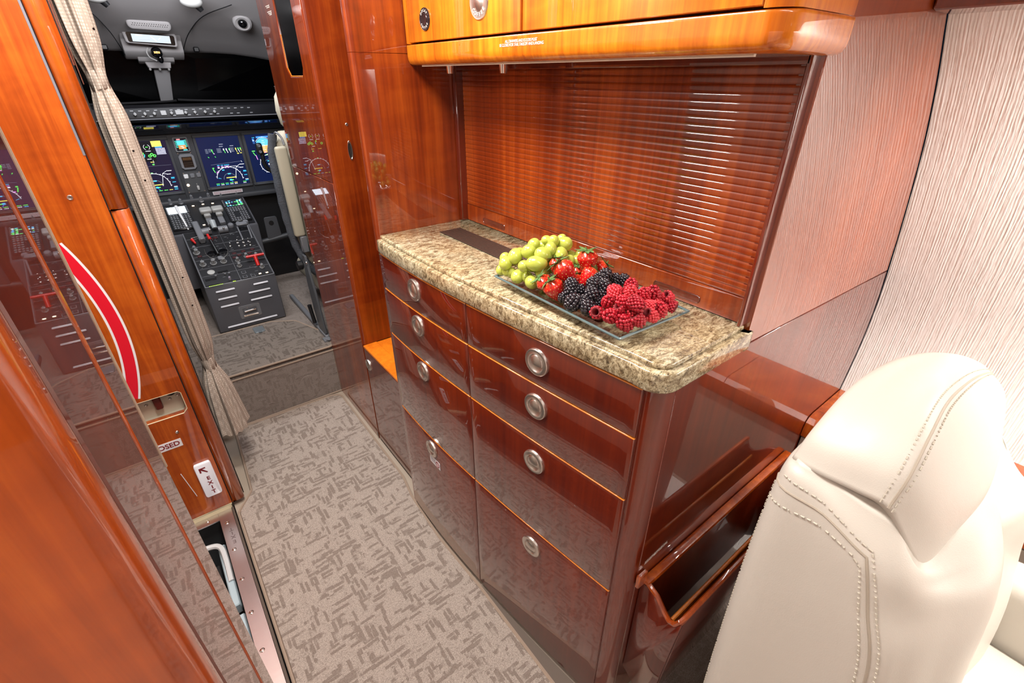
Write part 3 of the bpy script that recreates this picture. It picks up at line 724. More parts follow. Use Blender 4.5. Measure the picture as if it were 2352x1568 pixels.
# ------------------------------------------------------------------ side ledges and cream panels right
lg = thing('side_ledge', 'polished mahogany side ledge between galley end and ribbed wall', 'ledge', (1.25, -.2, .5))
sec = [(1.36, .510), (1.175, .510), (1.158, .506), (1.147, .494), (1.143, .478), (1.143, .455), (1.150, .448), (1.36, .448)]
b = B(); b.prism(sec, 'y', .055, .2735, 0); b.build('ledge_top', WOOD, lg, ang=25)
b = B(); b.prism(sec, 'y', -1.8, .053, 0); b.build('ledge_top', WOOD, lg, ang=25)
b = B(); b.prism([(1.149, .003), (1.149, .447), (1.30, .447), (1.12, .003)][::-1], 'y', -1.8, .272, 0); b.build('side_panel', CREAMPL, lg)

# magazine pocket on the end panel
mp = thing('magazine_pocket', 'mahogany magazine pocket on the galley end panel behind the seat', 'pocket', (.8, .23, .1))
side = [(.2745, .437), (.262, .4405), (.240, .429), (.221, .406), (.207, .3945), (.194, .400), (.186, .418), (.1835, .418), (.186, .380), (.198, .16), (.235, .110), (.2745, .145)]
inn = side
for xx in (.515, 1.066):
    b = B(); b.prism(side, 'x', xx, xx+.008, .0012, ang=30); b.build('side_panel', WOOD_LOW, mp, ang=50)
fp = [(.1835, .424), (.1905, .424), (.1975, .30), (.207, .16), (.240, .118), (.235, .110), (.198, .156), (.189, .30)]
b = B(); b.prism(fp, 'x', .523, 1.066, .001, ang=40); b.build('front_panel', WOOD_LOW, mp, ang=50)
b = B(); b.tube([(.520, .2735, .4375), (.5195, .262, .4405), (.5195, .240, .4300), (.5195, .221, .4080), (.5195, .208, .3975), (.5195, .196, .4015), (.5195, .188, .4200), (.530, .1865, .4255), (1.066, .1865, .4255)], .0052, 8); b.build('rim', WOOD, mp)
b = B(); b.box(.515, 1.07, .258, .2747, .4330, .4480, .004, seg=2); b.box(.495, .52, .266, .2747, .440, .472, .002); b.build('wall_rail', WOOD, mp)
b = B(); b.box(.530, 1.065, .206, .213, .150, .385, .002); b.build('divider', WOOD_EDGE_LIT, mp)
b = B(); b.box(.524, 1.065, .2655, .2745, .12, .433); b.build('back_panel', WOOD_LOW, mp)
b = B(); b.text('SOFT ARTICLES STORAGE ONLY\nMAXIMUM WEIGHT 6 LBS / 2.7 KG', .0048, AFT(.5475, .2746, .4915) @ Matrix.Rotation(radians(7), 4, 'Z'), 0, ext=.0001, sp=.9)
b.build('lettering', TEXTW, mp)['label'] = 'small white storage weight notice'

# ------------------------------------------------------------------ flight deck
cn = thing('center_console', 'dark grey flight deck console with levers knobs and a vented front', 'console', (.237, 2.5, ST))
CY, CZ, CK = 2.28, .457, .45; ang_c = math.atan(CK)
CT = Matrix(((1, 0, 0, 0), (0, 1, 0, CY), (0, CK, 1, CZ), (0, 0, 0, 1)))          # shear frame: (x, s, h) on the sloping top
def ct(x, s, h=0): return Vector((x, CY+s, CZ+CK*s+h))
CN = Vector((0, -CK, 1)).normalized(); CYD = Vector((0, 1, CK)).normalized()
def cfr(x, s, h=0): return frame(ct(x, s)+CN*h, (1, 0, 0), CN)
CT0 = cfr(0, 0) @ Matrix.Diagonal((1, math.sqrt(1+CK*CK), 1, 1))
# body
b = B(); b.prism([(CY, ST), (CY, CZ-.003), (CY+.40, CZ+.40*CK-.003), (CY+.40, ST)], 'x', .094, .379, .003); b.build('body', CONS, cn)
b = B(); b.prism([(CY+.36, ST+.1), (CY+.34, CZ+.34*CK-.004), (CY+.555, CZ+.555*CK-.004), (CY+.555, ST+.1)], 'x', .055, .419, .003); b.build('wing_body', CONS, cn)
b = B(); b.box(.101, .238, .008, .345, -.002, .0008, .0006, M=CT0); b.build('left_panel', CONST, cn)
b = B(); b.box(.240, .372, .008, .345, -.002, .0008, .0006, M=CT0); b.build('right_panel', CONST, cn)
b = B(); b.box(.064, .411, .35, .555, -.002, .0008, .0006, M=CT0); b.build('upper_panel', CONST, cn)
b = B()
for x in (.0965, .3765): b.tube([ct(x, .0, .0005), ct(x, .345, .0005)], .0016, 6)
b.tube([ct(.0965, 0, .0005), ct(.3765, 0, .0005)], .0016, 6); b.build('top_edge', GREYP, cn)
# louvres in the front face
for (x0, z0, x1, z1) in ((.129, .430, .204, .429), (.129, .3945, .204, .3935), (.129, .358, .203, .357), (.280, .4285, .342, .428), (.252, .3945, .343, .393), (.252, .3585, .343, .357), (.130, .256, .342, .254)):
    zc = (z0+z1)/2; b = B(); b.prism([(CY, zc-.0045), (CY-.005, zc-.0035), (CY-.0055, zc-.0015), (CY, zc+.0045)], 'x', x0, x1, .0015); b.build('louver', mat('louver_grey', (.62, .63, .68), .35) if 'louver_grey' not in bpy.data.materials else bpy.data.materials['louver_grey'], cn)
b = B(); LX0, LX1, LZ0, LZ1 = .192, .281, .277, .339
b.prism(rounded([(LX0, LZ0), (LX1, LZ0), (LX1, LZ1), (LX0, LZ1)], .006, 3), 'y', CY-.002, CY, .0006, mi=0)
b.prism(rounded([(LX0+.014, LZ0+.008), (LX1-.014, LZ0+.008), (LX1-.014, LZ1-.012), (LX0+.014, LZ1-.012)], .005, 3), 'y', CY-.0024, CY-.0019, 0, mi=1)
b.tube([(LX0+.014, CY-.0025, LZ0+.012), (LX1-.014, CY-.0025, LZ0+.012)], .005, 8, mi=2)
lp = b.build('latch_recess', [GREYP, mat('latch_grey', (.10, .10, .11), .3), CHROME], cn)
b = B(); b.tube([(.214, CY-.006, .309), (.214, CY-.012, .313), (.260, CY-.012, .316), (.260, CY-.006, .311)], .0038, 8); b.build('latch_bar', CHROME, lp)
b = B()
for x, z in ((.197, .334), (.276, .334), (.197, .282), (.276, .282), (.228, .328), (.249, .329)): b.lathe([(0, .001), (.0018, .0008), (.0022, 0)], AFT(x, CY-.002, z), 8)
b.build('latch_screws', CHROME, lp)['kind'] = 'stuff'
b = B(); b.prism(rounded([(.218, 2.235), (.262, 2.235), (.262, 2.175), (.218, 2.175)], .004, 2), 'z', ST+.001, ST+.007, .001)
b.box(.233, .247, 2.165, 2.18, ST+.006, ST+.009); tag(b.build('floor_latch', mat('steel_blue', (.20, .23, .25), .35, metal=.4)), 'small steel floor latch plate in front of the console', 'latch')
def knob(x, s, r, h, m=KNOB, nm='knob', ped=True):
    b = B(); pr = [(r*1.25, 0), (r*1.25, h*.18), (r*.95, h*.26), (r*.85, h*.62), (r*.72, h*.70), (r*.70, h), (r*.5, h*1.04), (0, h*1.05)]
    b.lathe(pr, cfr(x, s, .001), 14); b.box(-r*.18, r*.18, -r*.85, r*.85, h*.55, h*1.12, r*.08, M=cfr(x, s, .001))
    return b.build(nm, m, cn)
for x, s in ((.124, .131), (.165, .129), (.205, .127), (.119, .208)): knob(x, s, .011, .022)
for x, s in ((.26, .117), (.301, .133), (.341, .125), (.257, .084), (.342, .051)): knob(x, s, .0085, .019)
for x, s in ((.142, .564), (.193, .581), (.229, .56), (.267, .581), (.32, .574), (.392, .576), (.10, .57)): knob(x, s-.01, .0085, .024, GREYP)
for x, s in ((.259, .217), (.294, .209), (.317, .204), (.341, .201), (.293, .229), (.317, .226), (.34, .227)):
    b = B(); b.lathe([(.005, 0), (.0045, .004), (.0018, .005), (.0016, .014), (.0028, .018), (.0020, .021), (0, .022)], cfr(x, s), 10); b.build('toggle', NICK, cn)
b = B(); b.lathe([(0, .001), (.011, .0012), (.012, .003), (.0145, .003), (.015, 0)], cfr(.141, .080), 20); b.build('dimmer_ring', LGREY, cn)
b = B(); b.lathe([(.006, 0), (.0055, .012), (.004, .016), (0, .017)], cfr(.198, .019), 12); b.build('knob', mat('lilac_knob', (.30, .27, .33), .4), cn)
# toggles
for x, s in ((.189, .051), (.205, .050), (.152, .050)):
    b = B(); b.box(-.004, .004, -.003, .003, 0, .010, .001, M=cfr(x, s)); b.build('rocker_switch', GREYP, cn)
# dark red guarded keys
for x, s in ((.26, .166), (.299, .169), (.339, .172), (.254, .14), (.277, .151), (.321, .152), (.125, .185), (.195, .275), (.215, .285)):
    b = B(); b.box(-.0085, .0085, -.006, .006, 0, .004, .001, M=cfr(x, s)); b.build('red_key', REDD, cn)
# square buttons, lamps, thin labels
for x, s in ((.261, .042), (.259, .016), (.291, .012)):
    b = B(); b.box(-.009, .009, -.0085, .0085, 0, .003, .0006, M=cfr(x, s)); b.box(-.007, .007, -.0065, .0065, .003, .0036, mi=1, M=cfr(x, s)); b.build('square_button', [GREYP, CONST], cn)
for x, s in ((.321, .016), (.35, .014), (.186, .525), (.229, .528), (.271, .526), (.228, .411), (.247, .412), (.195, .382)):
    b = B(); b.box(-.005, .005, -.0024, .0024, .001, .0030, .0005, M=cfr(x, s)); b.build('lamp', LAMPW, cn)
b = B()
for k in range(9): b.box(.112+k*.0062, .1162+k*.0062, .0, .0030, .001, .0018, M=CT0)
for k in range(3): b.box(.206+k*.004, .2085+k*.004, .0, .005, .001, .0018, M=CT0)
b.build('green_digits', emat((.55, .9, .02), 1.2), cn)
b = B()
rnd = random.Random(3)
for i in range(46):
    x = rnd.choice((rnd.uniform(.106, .226), rnd.uniform(.247, .36))); s = rnd.uniform(.02, .33); w = rnd.uniform(.004, .014)
    b.box(x, x+w, s, s+.0016, .0008, .0011, M=CT0)
b.build('panel_lettering', mat('faint_print', (.16, .17, .18), .6), cn)['kind'] = 'stuff'
for s in (.062, .106, .160, .183, .245, .30):
    b = B()
    for (xa, xb) in ((.102, .2365), (.2415, .371)): b.box(xa, xb, s-.0006, s+.0006, .0006, .0014, M=CT0)
    b.build('panel_joint', GREYP, cn)
b = B(); b.box(.108, .150, .034, .046, .0008, .0018, .0004, M=CT0); b.box(.165, .205, .064, .076, .0008, .0018, .0004, M=CT0); b.build('dark_window', BLACKG, cn)
# red T handle
b = B(); p0, p1 = ct(.294, .096, .026), ct(.370, .094, .028)
b.tube([p0, p1], .0065, 10); b.tube([ct(.331, .066, 0), ct(.331, .094, .026)], .0080, 10); b.build('red_t_handle', REDP, cn)['label'] = 'red T shaped brake handle'
# trim wheel / red lever centre-left with wire loops
b = B(); b.lathe([(0, .002), (.018, .002), (.020, 0)], cfr(.175, .190), 20); b.lathe([(0, .002), (.018, .002), (.020, 0)], cfr(.222, .192), 20); b.build('shallow_dish', BLACKG, cn)
for s_ in (-1, 1):
    b = B(); b.tube([ct(.196+s_*.018, .150, .003), ct(.196+s_*.035, .165, .003), ct(.196+s_*.045, .19, .003), ct(.196+s_*.043, .222, .003)], .0011, 6); b.build('wire_guard', NICK, cn)
b = B(); b.tube([ct(.197, .165, .012), ct(.190, .215, .034), ct(.186, .245, .045)], [.0065, .0060, .0050], 10, mi=0)
b.tube([ct(.1885, .226, .0395), ct(.1855, .250, .0475)], [.0070, .0052], 10, mi=1)
b.box(-.010, .010, -.012, .012, 0, .010, .003, M=cfr(.198, .150), mi=2); b.build('trim_lever', [BLACK, REDP, GREYP], cn)
b = B(); b.tube([ct(.122, .30, .006), ct(.150, .303, .006)], .0022, 6, mi=1); b.tube([ct(.122, .278, .016), ct(.130, .254, .012)], [.0075, .0035], 10, mi=0); b.tube([ct(.116, .222, .012), ct(.118, .238, .012)], [.009, .006], 10, mi=2); b.build('fuel_lever', [REDP, CHROME, GREYP], cn)
# thrust levers
for i, x in enumerate((.222, .272)):
    b = B(); b.box(-.0125, .0125, 0, .095, .004, .020, .002, M=cfr(x, .36), mi=1)
    b.box(-.0245, .0245, .455, .490, .030, .052, .007, seg=3, mi=0, M=cfr(x, 0)); b.box(-.014, .014, .44, .46, .018, .036, .003, M=cfr(x, 0), mi=0)
    b.build('thrust_lever', [mat('lever_grip', (.33, .33, .32), .38) if i == 0 else bpy.data.materials['lever_grip'], GREYP], cn)
b = B(); b.box(.205, .292, .352, .470, .0, .006, .002, M=CT0); b.build('lever_quadrant', CONST, cn)
# flap lever, white stick on the left
b = B(); b.tube([ct(.126, .362, .004), ct(.122, .39, .022), ct(.114, .44, .043), ct(.113, .462, .050)], [.0032, .0042, .0062, .0070], 10); b.build('white_stick', WHITEP, cn)
# spoiler drum and grip
b = B(); b.tube([ct(.172, .318, .012), ct(.208, .322, .012)], .017, 16); b.tube([ct(.240, .318, .012), ct(.280, .318, .012)], .017, 16); b.build('lever_drum', GREYP, cn)
b = B(); b.tube([ct(.229, .322, .02), ct(.228, .345, .040)], [.011, .014], 14); b.build('lever_knob', mat('pale_grip', (.36, .40, .41), .35), cn)
for x in (.205, .262): b = B(); b.ell(ct(x, .300, .03), .005, u=10, v=6); b.build('lever_stud', CHROME, cn)
b = B(); b.box(-.013, .013, -.075, .06, .0, .030, .004, M=cfr(.160, .33)); b.build('lever_rib', GREYP, cn)
# right hand lever with forked arms
b = B(); b.box(-.024, .024, -.012, .012, .026, .036, .003, M=cfr(.343, .318)); b.tube([ct(.322, .245, .0), ct(.320, .30, .026)], .0035, 8); b.tube([ct(.362, .245, .0), ct(.365, .30, .026)], .0035, 8)
b.build('slat_lever', GREYP, cn)
b = B(); b.lathe([(.013, 0), (.013, .012), (.010, .016), (0, .017)], cfr(.300, .345), 16); b.lathe([(.013, 0), (.013, .012), (.010, .016), (0, .017)], cfr(.368, .352), 16); b.lathe([(.008, 0), (.008, .014), (0, .015)], cfr(.334, .350), 12); b.build('rotary_group', GREYP, cn)
# control display units
def cdu(x0, x1, side):
    b = B(); b.box(x0, x1, .366, .532, .0, .010, .003, M=CT0); u = b.build('control_unit', CONST, cn)
    if side > 0:
        b = B(); b.box(x0+.012, x1-.014, .474, .522, .0101, .0106, mi=0, M=CT0)
        cols = [(.1, .9, .2), (.8, .95, .9), (.1, .55, .95)]
        rn = random.Random(5)
        for k in range(8):
            for q in range(6):
                if rn.random() < .7 and abs(q-2.5) > .9 or k in (0, 5):
                    xx = x0+.016+q*.0125; w = rn.uniform(.004, .0105); b.box(xx, xx+w, .4775+k*.0052, .4805+k*.0052, .0107, .0109, mi=1+rn.randrange(3), M=CT0)
        b.build('screen', [emat((.004, .005, .02), 1.)]+[emat(c, 1.6) for c in cols], u)
    else:
        b = B(); b.box(x0+.006, x1-.012, .474, .522, .0101, .0106, mi=0, M=CT0)
        b.build('screen', [emat((.75, .88, 1.0), 2.2), emat((.2, .4, .8), 1.)], u)
    for i in range(5):
        for e in (x0+.005, x1-.006):
            b = B(); b.box(-.0035, .0035, -.0028, .0028, 0, .003, .0006, M=cfr(e, .478+i*.0105, .010)); b.build('side_key', GREYP, u)
    nx = 7; dx = (x1-x0-.012)/nx
    for r_, sv in enumerate((.462, .450, .438, .424, .411, .398, .385, .373)):
        for c in range(nx):
            if r_ > 2 and c in (2, 3) and side > 0 and r_ < 6: continue
            b = B(); b.box(-dx*.36, dx*.36, -.0038 if r_ != 1 else -.0048, .0038, 0, .0034, .0007, M=cfr(x0+.006+dx*(c+.5), sv, .010)); b.build('key', GREYP, u)
cdu(.309, .404, 1); cdu(.068, .162, -1)

# instrument panel, y = 2.85
ip = thing('instrument_panel', 'grey flight deck instrument panel with bright blue displays', 'instrument panel', (.237, 2.86, .85)); IY = 2.85
b = B(); b.prism([(IY, .715), (IY, 1.016), (IY+.03, 1.016), (IY+.03, .70)], 'x', -.45, .95, .001); b.build('panel_board', PANEL, ip)
def IP(x, z, h=0): return AFT(x, IY-h, z)
def disp_frame(x0, x1, z0, z1):
    b = B()
    for a in ((x0-.012, x1+.012, z1, z1+.013), (x0-.012, x1+.012, z0-.013, z0), (x0-.012, x0, z0, z1), (x1, x1+.012, z0, z1)):
        b.box(a[0], a[1], IY-.008, IY, a[2], a[3], .0015)
    f = b.build('display_frame', PANEL, ip)
    b = B(); b.box(x0+.004, x1-.004, IY-.0082, IY-.0079, z0-.009, z0-.006); b.build('frame_label', mat('frame_print', (.10, .11, .12), .6), f)
    return f
Wt, Gr, Cy, Ye, Mg, Bl, Or, Bk, Nv = (.85, .88, .95), (.12, .95, .12), (.05, .55, .95), (.95, .80, .12), (.80, .25, .85), (.05, .22, .85), (.75, .33, .10), (.002, .003, .006), (.003, .007, .035)
class G:
    """flat print on a screen: local x right, y up, metres from the screen centre"""
    def __init__(s, M): s.b = B(); s.M = M; s.c = []
    def i(s, c):
        if c not in s.c: s.c.append(c)
        return s.c.index(c)
    def r(s, x0, y0, x1, y1, c, h=.0003): s.b.box(x0, x1, y0, y1, h-.0001, h, mi=s.i(c), M=s.M); return s
    def line(s, P, w, c, h=.0004):
        for a, d in zip(P, P[1:]):
            a = Vector(a); d = Vector(d); n = (d-a).normalized(); n = Vector((-n.y, n.x))*w/2
            t = bmesh.new(); t.faces.new([t.verts.new((*p, h)) for p in (a-n, d-n, d+n, a+n)]); s.b._add(t, s.i(c), s.M)
        return s
    def arc(s, cx, cy, r, a0, a1, w, c, n=28):
        P = [(cx+r*cos(radians(a0+(a1-a0)*k/n)), cy+r*sin(radians(a0+(a1-a0)*k/n))) for k in range(n+1)]; return s.line(P, w, c)
    def disc(s, cx, cy, r, a0, a1, c, h=.0002, n=24):
        t = bmesh.new(); t.faces.new([t.verts.new((cx+r*cos(radians(a0+(a1-a0)*k/n)), cy+r*sin(radians(a0+(a1-a0)*k/n)), h)) for k in range(n+1)]); s.b._add(t, s.i(c), s.M); return s
    def txt(s, x, y, w, rows, c, seed=0, lh=.0055, th=.0026):
        rn = random.Random(seed*7+int(x*1e4))
        for k in range(rows):
            xx = x; yy = y-k*lh
            while xx < x+w:
                q = min(rn.uniform(.002, .006), x+w-xx); s.r(xx, yy, xx+q, yy+th, c, .0004); xx += q+.0012
        return s
    def done(s, parent, name='screen'): return s.b.build(name, [emat(c, 1.35) for c in s.c], parent, smooth=False)
def mapdisp(g, dx=0, w=.090):
    g.arc(dx, -.085, .058, -4, 172, .0016, Wt)
    for a in range(0, 175, 15):
        ca, sa = cos(radians(a)), sin(radians(a)); g.line([(dx+.058*ca, -.085+.058*sa), (dx+(.063)*ca, -.085+(.063)*sa)], .0014, Wt)
    g.arc(dx, -.085, .028, 0, 180, .0008, (.25, .28, .32))
    g.line([(dx+.026, -.085), (dx+.040, -.030), (dx+.062, -.018)], .0014, Wt); g.line([(dx+.040, -.030), (dx+.060, -.034)], .0014, Wt)
    g.txt(dx+.062, -.021, .018, 1, Wt, 2).txt(dx+.056, -.036, .016, 1, Wt, 3)
    g.r(dx-.016, -.0800, dx+.030, -.0765, Ye).r(dx-.004, -.093, dx+.006, -.086, Cy).r(dx+.006, -.092, dx+.014, -.088, Gr)
    g.line([(dx-.002, -.088), (dx+.010, -.102)], .0016, Bl).line([(dx-.052, -.076), (dx-.040, -.080)], .0014, Cy)
    g.r(dx-.006, -.062, dx+.008, -.058, Cy).r(dx-.004, -.0265, dx+.004, -.0225, Gr)
    for k, (a, c) in enumerate(((-.052, Cy), (-.056, Cy), (-.073, Cy), (-.094, Wt), (-.099, Cy))): g.txt(dx+.068, a, .014, 1, c, k)
    return g
# centre display
cx, cz = .378, .879
f = disp_frame(.286, .4695, .764, .9935); g = G(IP(cx, cz, .0022)); b = g
g.r(-.092, -.115, .092, .115, Nv, .0001)
for x_, c, n in ((-.066, (.16, .18, .24), 4), (-.052, (.16, .18, .24), 3), (-.016, (.16, .18, .24), 4), (-.008, (.16, .18, .24), 4), (.040, (.16, .18, .24), 4), (.048, (.16, .18, .24), 4)): g.txt(x_, .058, .011, n, c, int(x_*1e3))
g.txt(.0, .078, .018, 1, (.3, .32, .4)).txt(-.002, .068, .016, 1, (.3, .32, .4)).txt(.045, .068, .016, 1, (.3, .32, .4))
for x_, c1, c2 in ((-.040, Gr, Gr), (.012, Wt, Gr), (.024, Wt, Wt), (.037, Gr, Wt), (.066, Ye, Ye), (.077, Gr, Wt), (.087, Gr, Ye)):
    g.r(x_, .050, x_+.0045, .0585, c1).line([(x_+.003, .052), (x_+.006, .038)], .0022, c2)
g.r(-.034, .036, -.030, .040, Mg).r(.070, .030, .078, .034, Ye).r(.084, .032, .091, .035, Ye).line([(-.062, .026), (-.058, .021)], .002, Gr).line([(-.032, .026), (-.029, .021)], .002, Gr)
g.line([(-.060, -.012), (.080, -.005)], .0007, (.2, .22, .3)).line([(.078, -.003), (.081, -.010)], .0014, Wt)
for x_ in (-.034, -.018, -.003, .009):
    g.txt(x_, -.018, .011, 1, Cy, 1).txt(x_, -.0235, .009, 1, Mg, 2).r(x_, -.031, x_+.008, -.026, Wt if x_ < -.01 else Mg)
g.txt(.020, -.026, .030, 1, Wt, 4, th=.0014).r(-.058, -.030, -.050, -.026, Gr).line([(-.056, -.032), (-.050, -.049)], .003, Gr).r(-.044, -.050, -.034, -.046, Mg).r(-.018, -.042, -.008, -.038, Cy)
mapdisp(g, .008)
for k, (c1, c2) in enumerate(((Gr, Cy), (Gr, Wt), (Gr, Cy), (Gr, Wt), (Ye, Wt), (Nv, Nv), (Gr, Wt))): g.txt(-.060+.0205*k, -.1045, .014, 1, c1, k).txt(-.060+.0205*k, -.1105, .014, 1, c2, k+9)
g.done(f)
# right display: attitude and compass
f = disp_frame(.500, .683, .764, .9935); g = G(IP(.5915, .879, .0022)); g.r(-.092, -.115, .092, .115, Nv, .0001)
g.r(-.040, .096, .018, .104, Bl).disc(-.012, .060, .036, 0, 180, (.10, .42, .95)).disc(-.012, .060, .036, 180, 360, Or).line([(-.048, .060), (.024, .060)], .001, Wt)
for k, w in enumerate((.010, .016, .010, .014, .010, .016)): g.line([(-.012-w/2, .082-k*.0085), (-.012+w/2, .082-k*.0085)], .0012, Wt)
g.arc(-.012, .060, .039, 30, 150, .0012, Wt).r(-.014, .098, -.010, .101, Wt)
g.r(-.060, .082, -.052, .094, Bl).r(-.060, .070, -.050, .082, (.02, .06, .2)).txt(-.059, .084, .008, 1, Wt).txt(-.059, .098, .012, 1, Cy)
g.r(.032, .030, .046, .060, Or).r(.032, .060, .046, .094, Bl).txt(.034, .082, .010, 2, Wt, 3).r(.036, .052, .044, .060, Gr).txt(.033, .040, .011, 2, Wt, 8).r(.052, .028, .058, .092, Bl).txt(.062, .058, .012, 1, Gr).txt(.028, .100, .014, 1, Cy)
g.r(-.074, .034, -.060, .038, Gr).line([(-.070, .030), (-.062, .014)], .003, Gr).line([(-.060, .016), (-.056, -.006)], .003, Mg).r(-.014, .026, -.008, .030, Mg).r(.016, .020, .024, .030, Bl).r(-.012, .012, -.004, .016, Gr)
g.arc(-.004, -.030, .044, 0, 360, .0018, Wt, 48)
for a in range(0, 360, 30): ca, sa = cos(radians(a)), sin(radians(a)); g.line([(-.004+.044*ca, -.030+.044*sa), (-.004+.049*ca, -.030+.049*sa)], .0014, Wt)
g.r(-.012, -.018, .002, -.014, Cy).r(-.010, -.036, .002, -.028, Wt).r(.0, -.034, .010, -.030, Gr).arc(-.004, -.03, .022, 20, 160, .0008, (.25, .28, .32))
g.done(f)
# left display
f = disp_frame(-.022, .1625, .764, .9935); g = G(IP(.0705, .879, .0022)); g.r(-.092, -.115, .092, .115, (.006, .005, .02), .0001)
g.r(-.09, .026, .036, .112, Bk, .00015)
for x_ in (-.064, -.020, .015): g.arc(x_, .088, .0115, -60, 60, .0012, Wt, 10).arc(x_, .088, .0115, 120, 240, .0012, Wt, 10).r(x_-.005, .087, x_+.005, .0895, Gr).r(x_-.009, .070, x_+.011, .072, Wt)
g.r(.036, .088, .074, .112, Ye, .0003)
for k in range(5): g.line([(.044+.002*(k % 2), .108-.005*k), (.070, .108-.005*k)], .0007, (.1, .08, .0))
g.r(.046, .083, .074, .088, (.05, .3, .75)).txt(.046, .078, .036, 6, (.62, .62, .85), 5, .0048, .003)
for x_ in (-.036, .016, .025, .034): g.arc(x_, .050+(.006 if x_ == .025 else 0), .0048, 0, 360, .0030, Gr, 14)
g.r(-.01, .058, -.004, .066, Gr).line([(-.002, .058), (-.006, .046)], .003, Cy).r(.002, .036, .018, .038, Wt).txt(-.03, .022, .018, 1, Ye).txt(.010, .022, .014, 1, Ye, 1).r(.014, .010, .022, .015, Gr).line([(.022, .032), (.022, .018)], .0008, Wt)
g.line([(-.02, .006), (.085, .006)], .0006, (.15, .16, .2)); mapdisp(g, .0)
for k in range(8): g.txt(-.080+.021*k, -.1065, .014, 1, (Gr, Gr, Ye, Cy)[k % 4], k)
g.done(f)
# centre stack instruments
def bez(x0, x1, z0, z1, oct_=False):
    b = B(); P = rounded([(x0, z0), (x1, z0), (x1, z1), (x0, z1)], .010 if oct_ else .005, 1 if oct_ else 3)
    b.prism(P, 'y', IY-.007, IY, .0015); return b.build('instrument_bezel', GREYP, ip)
q = bez(.192, .253, .936, 1.002); g = G(IP(.2225, .969, .0073)); g.r(-.024, -.027, .024, .027, Bk, .0001).r(-.016, -.002, .014, .018, (.08, .50, .95)).r(-.014, -.020, .016, -.002, (.45, .22, .06))
g.r(-.014, .020, .0, .025, (.95, .25, .25))
for k in range(5): g.r(-.023, .014-k*.0065, -.016, .0165-k*.0065, (.08, .75, .55)).r(.015, .016-k*.0065, .023, .019-k*.0065, (.08, .75, .55))
g.r(-.006, -.010, .006, -.007, (.5, .75, .85)).r(-.002, -.016, .008, -.013, (.5, .75, .85)).r(.002, -.026, .018, -.022, (.05, .7, .75)); g.done(q)
q = bez(.194, .258, .856, .926, True); g = G(IP(.226, .890, .0073)); g.r(-.021, -.024, .021, .024, (.004, .002, .001), .0001)
for k in range(3): g.r(-.018, .010+k*.004, .018, .0115+k*.004, (.10, .05, .02)).r(-.020, -.004-k*.008, .020, -.0034-k*.008, (.07, .05, .04))
g.done(q)
for x_, z_, m in ((.200, .826, WHITEP), (.227, .827, GREYP), (.254, .827, GREYP)):
    b = B(); b.box(x_-.0095, x_+.0095, IY-.005, IY, z_-.010, z_+.010, .002); b.build('guard_button', m, ip)
b = B(); b.box(.188, .264, IY-.0015, IY, .747, .845, .001); b.build('sub_panel', mat('sub_panel_grey', (.055, .058, .062), .5), ip)
b = B(); b.lathe([(0, .004), (.005, .003), (.0062, 0)], IP(.197, .785, .0015), 14); b.build('warm_lamp', LAMPW, ip)
b = B(); b.box(.230, .241, IY-.010, IY-.0015, .758, .780, .004, seg=2); b.tube([(.2345, IY-.004, .776), (.233, IY-.012, .790)], .0016, 6); b.build('gear_switch', LGREY, ip)
for x_, z_ in ((.193, .840), (.259, .840), (.192, .751), (.259, .751), (.197, .930), (.249, .930)):
    b = B(); b.lathe([(0, .001), (.0022, .001), (.0026, 0)], IP(x_, z_, .0015), 8); b.build('panel_screw', NICK, ip)
b = B(); b.box(.288, .424, IY-.020, IY-.017, .727, .744, .0008, mi=0)
rn = random.Random(11)
for k in range(3):
    xx = .293
    while xx < .418:
        w = rn.uniform(.003, .008); b.box(xx, xx+w, IY-.0203, IY-.02, .7305+k*.0045, .7325+k*.0045, mi=1); xx += w+.0014
b.build('warning_strip', [mat('strip_white', (.52, .50, .52), .5), mat('strip_print', (.35, .16, .18), .5)], ip)
b = B(); b.box(-.4, .9, IY-.018, IY+.03, .700, .722, .006, seg=2); b.build('lower_lip', PANEL, ip)
for x_ in (.1745, .2735, .4855):
    b = B(); b.box(x_-.0006, x_+.0006, IY-.0005, IY+.001, .725, 1.014); b.build('panel_gap', BLACK, ip)
# control yoke on the right, in front of the right display
yk = thing('control_yoke', 'black control yoke in front of the right flight display', 'yoke', (.60, 2.78, .8))
b = B(); YY = 2.76
P = cr([(.535, YY, .955), (.545, YY, .915), (.543, YY, .875), (.552, YY, .842), (.575, YY, .822), (.61, YY, .815), (.66, YY, .825), (.70, YY, .85), (.71, YY, .90), (.705, YY, .955)], 4)
b.tube(P, .0105, 10); b.build('wheel', BLACK, yk)
b = B(); b.box(.523, .553, YY-.014, YY+.010, .906, .962, .009, seg=2); b.build('grip_head', BLACK, yk)
for zz in (.950, .922): b = B(); b.lathe([(.0035, .001), (.004, .003), (.0065, .003), (.007, 0)], AFT(.537, YY-.014, zz), 14); b.build('yoke_button', GREYP, yk)
b = B(); b.tube([(.62, YY, .82), (.62, YY+.03, .60), (.62, YY+.05, .30)], .018, 10); b.build('column', BLACK, yk)
